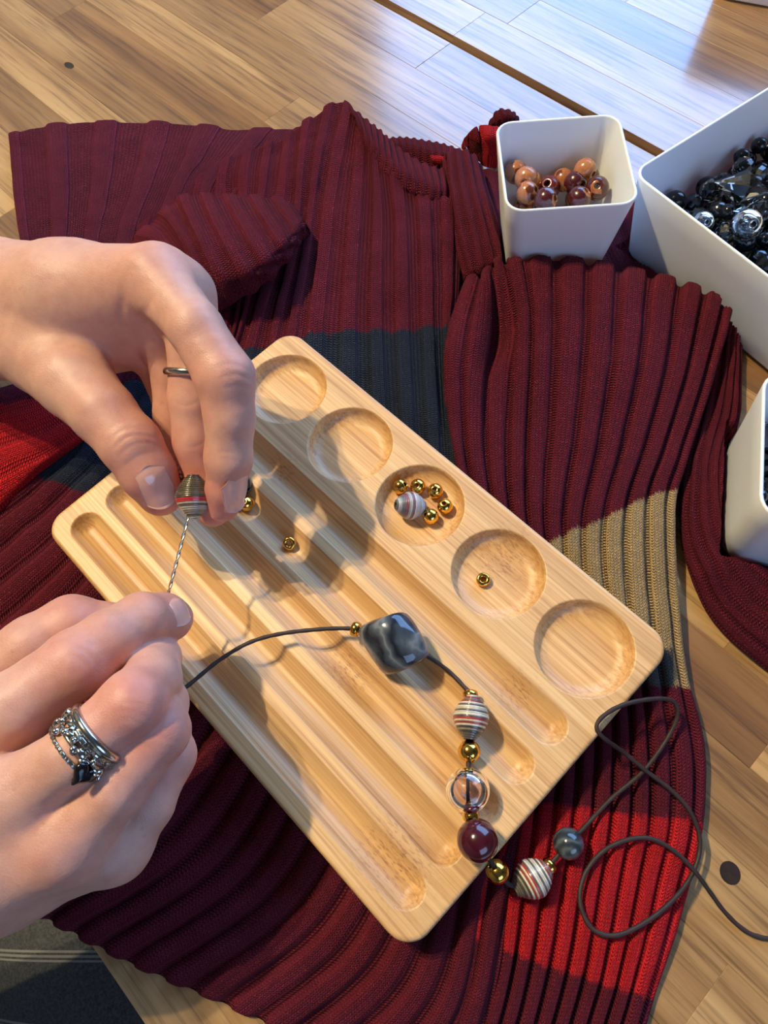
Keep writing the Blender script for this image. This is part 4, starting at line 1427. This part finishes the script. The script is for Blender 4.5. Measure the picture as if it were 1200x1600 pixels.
# bead held between thumb and fingers with the wire needle
HB = U(303, 776, 66)
wire_end = U(262, 931, 55)
wdir = U(303, 806, 62) - wire_end
place('paper_bead', paper_bead(9, 6.3, 7.4, 'dark'), HB, (U(302, 742, 67) - U(304, 808, 62)), 'dark rolled paper bead with a red band pinched between thumb and finger', 'bead', 'rolled paper beads')
ws = np.linspace(0, 1, 60)
wa, wb, wdn = frame_of(HB - wire_end)
W0 = U(240, 985, 54)
path = [W0 + (wire_end - W0) * t for t in np.linspace(0, 1, 12)[:-1]] + [wire_end + (HB - wire_end) * t for t in ws]
path = np.array(path)
wire = empty('wire_needle', wire_end)
tag(wire, 'fine twisted silver wire needle running from the lower fingertip into the held bead', 'needle')
for s in (0, math.pi):
    th = np.arange(len(path)) * 0.55 + s
    pts = path + 0.3 * (np.cos(th)[:, None] * wa + np.sin(th)[:, None] * wb)
    V, F = tube(pts, 0.34, 6)
    obj('wire_strand', mesh_np('wire_strand', V, F, M['wire'], off=wire_end), wire)

# ------------------------------------------------------------------ the necklace being strung
tz = TZ
P_rond1 = U(556, 983, 33); P_stone = U(614, 1004, tz + 9.0); P_rond2 = U(735, 1087, tz + 3.4)
P_pap1 = U(736, 1121, tz + 5.9); P_gold1 = U(733, 1174, tz + 4.0); P_glass = U(731, 1235, tz + 7.0)
P_rond3 = U(736, 1275, tz + 4.6); P_burg = U(746, 1313, tz + 6.6); P_gold2 = U(777, 1362, 24.5)
P_pap2 = U(832, 1373, 16.8); P_rond4 = U(858, 1352, 16.0); P_slate = U(888, 1318, 16.4)


def stone_mesh():
    nu, nv = 40, 30
    V, F = uv_sphere(1.0, nu, nv)
    V = np.array(V)
    # long axis = local z; twisted, ridged nugget
    ang = np.arctan2(V[:, 1], V[:, 0]); z = V[:, 2]; rad = np.hypot(V[:, 0], V[:, 1])
    tw = ang + 1.5 * z
    ridge = 0.88 + 0.24 * (1 - np.abs(np.sin(tw))) ** 1.3
    prof = np.maximum(1 - np.abs(z) ** 1.6, 0) ** 0.72
    V[:, 0] = 10.0 * prof * ridge * np.cos(ang); V[:, 1] = 8.4 * prof * ridge * np.sin(ang); V[:, 2] = 13.2 * z
    V += 0.35 * np.stack([vnoise(V, 7, s) for s in (1, 2, 3)], 1)
    return mesh_np('stone_bead', V, F, M['grey_stone'])


GN = 'beads strung on the brown cord'
st = place('stone_bead', stone_mesh(), P_stone, U(670, 1026, tz + 7) - U(558, 984, tz + 7), 'large grey veined twisted stone bead on the cord', 'bead', GN, spin=0.5)
place('spacer_bead', ME_ROND, P_rond1, P_stone - P_rond1, 'gold spacer at the left end of the grey stone bead', 'bead', 'gold spacers')
place('spacer_bead', ME_ROND, P_rond2, U(735, 1100, tz + 5) - U(734, 1075, tz + 3), 'gold spacer just above the upper striped paper bead', 'bead', 'gold spacers')
place('paper_bead', paper_bead(2, 6.0, 7.2, 'cream'), P_pap1, -(U(733, 1155, tz + 5.9) - U(738, 1090, tz + 5.9)), 'cream striped rolled paper bead strung above a gold bead', 'bead', 'rolled paper beads')
place('gold_bead', ME_GOLD_L, P_gold1, U(733, 1150, tz + 4.4) - U(732, 1200, tz + 4.4), 'gold bead between the upper paper bead and the clear glass bead', 'bead', 'gold beads')
V, F = lathe(sphere_profile(7.0, 0.9, 28), 48)
place('glass_bead', mesh_np('glass_bead', V, F, M['glass_smoke']), P_glass, U(733, 1200, tz + 7) - U(733, 1270, tz + 6.6), 'clear smoky round glass bead on the cord', 'bead', GN)
place('spacer_bead', ME_ROND, P_rond3, U(733, 1260, tz + 5) - U(739, 1290, tz + 5), 'gold spacer between the clear glass bead and the burgundy bead', 'bead', 'gold spacers')
V, F = lathe(sphere_profile(6.4, 1.1, 24), 40)
place('round_bead', mesh_np('round_bead', V, F, M['burgundy_bead']), P_burg, U(738, 1285, tz + 5) - U(760, 1345, tz + 4), 'glossy dark burgundy round bead at the tray edge', 'bead', GN)
place('gold_bead', ME_GOLD_L, P_gold2, U(760, 1345, 28) - U(800, 1380, 20), 'gold bead hanging just over the tray edge below the burgundy bead', 'bead', 'gold beads')
place('paper_bead', paper_bead(2, 6.2, 7.0, 'cream'), P_pap2, U(856, 1356, 16.2) - U(808, 1388, 17), 'cream striped rolled paper bead lying on the red stripe', 'bead', 'rolled paper beads')
place('spacer_bead', ME_ROND, P_rond4, U(840, 1368, 16) - U(870, 1338, 16), 'gold spacer beside the paper bead on the red stripe', 'bead', 'gold spacers')
V, F = lathe(sphere_profile(5.0, 0.9, 20), 36)
place('round_bead', mesh_np('round_bead', V, F, M['slate_bead']), P_slate, U(870, 1336, 16) - U(905, 1298, 16), 'dark slate grey round bead on the red stripe', 'bead', GN)

ZS = 13.2
cp = [U(255, 1095, 46), U(290, 1074, 40), U(345, 1030, 36), U(400, 1000, 34.5), U(470, 986, 33.5), P_rond1, P_stone, U(668, 1026, tz + 5), U(700, 1048, tz + 1.6), U(724, 1072, tz + 2.2), P_rond2, P_pap1, P_gold1, P_glass, P_rond3, P_burg,
      U(766, 1345, 29), P_gold2, U(800, 1384, 18.5), P_pap2, P_rond4, P_slate,
      U(910, 1296, ZS + 1), U(955, 1248, ZS), U(1005, 1205, ZS + .5), U(1040, 1158, ZS + 1), U(1058, 1120, ZS + 4), U(1052, 1096, ZS + 7), U(1022, 1092, ZS + 11), U(975, 1101, tz + 2), U(944, 1118, tz + 3), U(932, 1136, tz + 3.2), U(944, 1154, tz + 1.2), U(975, 1176, ZS + 6), U(1010, 1205, ZS + 2.4),
      U(1050, 1236, ZS), U(1078, 1268, ZS - 1), U(1092, 1304, ZS - 3), U(1092, 1336, 9), U(1078, 1372, 9), U(1050, 1408, 11), U(1010, 1440, 12.5), U(965, 1461, ZS), U(930, 1455, ZS), U(911, 1428, ZS), U(906, 1395, ZS), U(918, 1358, ZS), U(948, 1326, ZS), U(990, 1310, ZS), U(1022, 1312, ZS), U(1056, 1332, ZS - 1), U(1086, 1362, 10.5),
      U(1108, 1392, 5), U(1130, 1422, 1.6), U(1156, 1448, 1.0), U(1180, 1462, 0.9), U(1210, 1467, 0.9), U(1260, 1462, 0.9)]
path, _ = resample(np.array(cp), 520)
V, F = tube(path, 0.78 + 0.05 * np.sin(np.arange(520) * 1.3), 8)
o = obj('necklace_cord', mesh_np('necklace_cord', V, F, M['cord']))
tag(o, 'thin dark brown waxed cord strung with beads and looping over the red stripe', 'cord')


# ------------------------------------------------------------------ beads in the containers
class Pile:
    def __init__(s): s.p = []
    def settle(s, x, y, r, floor):
        z = floor + r
        for (X, Y, Z, R_) in s.p:
            d2 = (X - x) ** 2 + (Y - y) ** 2; q = (r + R_) * 0.98
            if d2 < q * q: z = max(z, Z + math.sqrt(q * q - d2))
        return z
    def add(s, x, y, z, r): s.p.append((x, y, z, r))


def fill(pile, rg, inside, floor, rfun, target, tries=60, limit=300):
    """drop beads one by one, each into the lowest spot found"""
    out = []; fails = 0
    while len(out) < limit:
        r = rfun(); best = None
        for _ in range(tries):
            x, y = inside(rg, r)
            z = pile.settle(x, y, r, floor)
            if best is None or z < best[2]: best = (x, y, z)
        if best[2] > target:
            fails += 1
            if limit == 1 or fails > 12: break
            continue
        pile.add(*best, r); out.append((*best, r))
    return out


# --- brown wooden beads in the small cup
rg = random.Random(21)
ca, sa = math.cos(CUP['a']), math.sin(CUP['a'])


def in_cup(rg, r):
    h = 20.0 - r
    u, v = rg.uniform(-h, h), rg.uniform(-h, h)
    return CUP['c'][0] + u * ca - v * sa, CUP['c'][1] + u * sa + v * ca


WB = {}
for k in ('bead_tan', 'bead_olive', 'bead_maroon', 'bead_patch', 'bead_speck'):
    V, F = lathe(sphere_profile(5.4, 1.4, 12, 0.95), 20); WB[k] = mesh_np('wooden_bead', V, F, M[k])
pile = Pile()
low = fill(pile, rg, in_cup, CUP['z0'] + 1.5, lambda: 5.4, CUP['z0'] + 17, 40)
KW = {'bead_tan': 'tan', 'bead_olive': 'olive brown', 'bead_maroon': 'maroon', 'bead_patch': 'maroon and tan patched', 'bead_speck': 'brown speckled'}
for (x, y, z, r) in low:
    k = rg.choice(list(WB))
    place('wooden_bead', WB[k], (x, y, z), (rg.uniform(-1, 1), rg.uniform(-1, 1), rg.uniform(-1, 1)),
          '%s wooden bead lying deep in the small white cup' % KW[k], 'bead', '%s wooden beads at the bottom of the cup' % KW[k])
VIS = [(826, 258, 'bead_olive', (0.3, 0.2, 1), 'olive brown wooden bead at the back left of the cup'),
       (805, 262, 'bead_speck', (1, 0, 0.2), 'brown speckled wooden bead against the left wall of the cup'),
       (822, 279, 'bead_tan', (0.5, -0.8, 0.3), 'tan wooden bead with its hole facing down in the cup'),
       (876, 262, 'bead_speck', (1, 0.6, 0.2), 'brown marbled wooden bead at the middle back of the cup'),
       (937, 257, 'bead_patch', (0.2, -0.4, 1), 'maroon and tan bead highest at the back right of the cup'),
       (914, 266, 'bead_tan', (1, 0, 0.1), 'tan wooden bead tucked beside the highest bead in the cup'),
       (858, 293, 'bead_maroon', (0.0, -0.5, 0.8), 'maroon wooden bead in the middle of the cup'),
       (899, 286, 'bead_patch', (0.8, -0.2, 0.3), 'maroon and tan patched bead right of the maroon bead'),
       (934, 294, 'bead_patch', (0.2, -0.5, 0.7), 'maroon and tan patched bead by the right wall of the cup'),
       (824, 302, 'bead_speck', (0.7, 0.3, 0.6), 'brown speckled bead just inside the front left rim of the cup'),
       (853, 312, 'bead_patch', (1, 0.3, 0.6), 'maroon and tan bead half hidden by the front rim of the cup'),
       (905, 310, 'bead_patch', (0.3, 0.3, 0.6), 'maroon and tan bead low behind the front rim of the cup')]
for (px, py, k, ax, lb) in VIS:
    z = 38.0
    for _ in range(8):
        P = U(px, py, z); z = 0.5 * z + 0.5 * min(max(pile.settle(P[0], P[1], 5.4, CUP['z0'] + 20), 29.0), 42.0)
    P = U(px, py, z)
    u = (P[0] - CUP['c'][0]) * ca + (P[1] - CUP['c'][1]) * sa; v = -(P[0] - CUP['c'][0]) * sa + (P[1] - CUP['c'][1]) * ca
    lim = 23.4 - 5.6
    u, v = max(-lim, min(lim, u)), max(-lim, min(lim, v))
    P = np.array([CUP['c'][0] + u * ca - v * sa, CUP['c'][1] + u * sa + v * ca, z])
    pile.add(*P, 5.4)
    place('wooden_bead', WB[k], P, ax, lb, 'bead', 'wooden beads on top in the cup')


# --- black, grey and clear beads in the tub and the box
def facet(r, nu, nv, sq=(1, 1, 1), mt='black_bead', hole=0):
    V, F = uv_sphere(r, nu, nv, sq)
    return mesh_np('bead', V, F, M[mt], smooth=False)


def bicone(r, l, n, mt):
    V = [(0, 0, l), (0, 0, -l)] + [(r * math.cos(2 * math.pi * k / n), r * math.sin(2 * math.pi * k / n), 0.0) for k in range(n)]
    F = [(0, 2 + k, 2 + (k + 1) % n) for k in range(n)] + [(1, 2 + (k + 1) % n, 2 + k) for k in range(n)]
    return mesh_np('bead', V, F, M[mt], smooth=False)


V, F = lathe(sphere_profile(1.0, 0.2, 12), 22)
Vs = np.array(V)
KINDS = [  # name, mesh, unit radius, weight, label noun
    ('black_bead', mesh_np('black_bead', Vs * 5.0, F, M['black_bead']), 5.0, 5, 'glossy black round bead'),
    ('black_bead', mesh_np('black_bead', Vs * 3.8, F, M['black_bead']), 3.8, 4, 'small glossy black round bead'),
    ('hematite_bead', mesh_np('hematite_bead', Vs * 4.4, F, M['hematite']), 4.4, 3, 'dark metallic round bead'),
    ('faceted_bead', facet(4.8, 10, 6, mt='hematite'), 4.8, 3, 'dark metallic faceted bead'),
    ('faceted_bead', facet(5.2, 8, 6, mt='glass_grey'), 5.2, 3, 'grey glass faceted bead'),
    ('faceted_bead', facet(5.6, 10, 7, mt='glass_clear'), 5.6, 3, 'clear glass faceted bead'),
    ('faceted_bead', facet(4.6, 9, 6, mt='black_bead'), 4.6, 4, 'black faceted bead'),
]
rg = random.Random(77)
bag = [k for k in range(len(KINDS)) for _ in range(KINDS[k][3])]


def fill_box(c, ang, hx, hy, floor, target, where, limit):
    pile = Pile(); c_, s_ = math.cos(ang), math.sin(ang); cur = [0]
    def rf():
        cur[0] = rg.choice(bag); return KINDS[cur[0]][2]
    def ins(r_, r):
        u, v = r_.uniform(-hx + r, hx - r), r_.uniform(-hy + r, hy - r)
        return c[0] + u * c_ - v * s_, c[1] + u * s_ + v * c_
    n = miss = 0
    while n < limit:
        got = fill(pile, rg, ins, floor, rf, target, 36, 1)
        if not got:
            miss += 1
            if miss > 25: break
            continue
        x, y, z, r = got[0]; k = KINDS[cur[0]]
        place(k[0], k[1], (x, y, z), (rg.uniform(-1, 1), rg.uniform(-1, 1), rg.uniform(-1, 1)), '%s in %s' % (k[4], where), 'bead', '%ss in %s' % (k[4], where))
        n += 1
    return pile


tub_pile = fill_box(tub_c, TUB_A, TUB_W / 2 - 5.2, TUB_H / 2 - 5.2, 2.9, 26, 'the large white tub', 260)
fill_box(c3, A3, S3 / 2 - 4.6, S3 / 2 - 4.6, 2.9, 25, 'the white container at the right edge', 80)
# two big faceted drops on top of the tub's pile
for (px, py, r, l, mt_n, ax, lb) in ((1160, 292, 7.5, 13, 'glass_grey', RIGHT * 0.9 - UP * 0.15, 'large grey glass faceted drop bead on top of the black beads'),
                                     (1186, 330, 5.5, 12, 'glass_clear', RIGHT, 'pale clear pointed glass bead near the right edge of the tub')):
    z = 30.0
    for _ in range(6):
        P = U(px, py, z); z = tub_pile.settle(P[0], P[1], r * 0.8, 2)
    P = U(px, py, min(z, 36)); tub_pile.add(*P, r * 0.8)
    place('drop_bead', bicone(r, l, 8, mt_n), P, ax, lb, 'bead')
for (px, py, r, lb) in ((1166, 352, 7.0, 'large round clear glass bead with bright highlights in the tub'), (1098, 348, 5.0, 'clear glass bead near the front wall of the tub')):
    z = 30.0
    for _ in range(6):
        P = U(px, py, z); z = tub_pile.settle(P[0], P[1], r, 2)
    P = U(px, py, min(z, 36)); tub_pile.add(*P, r)
    V2 = Vs * r
    place('glass_bead', mesh_np('glass_bead', V2, F, M['glass_clear']), P, (0.5, -0.4, 0.7), lb, 'bead')
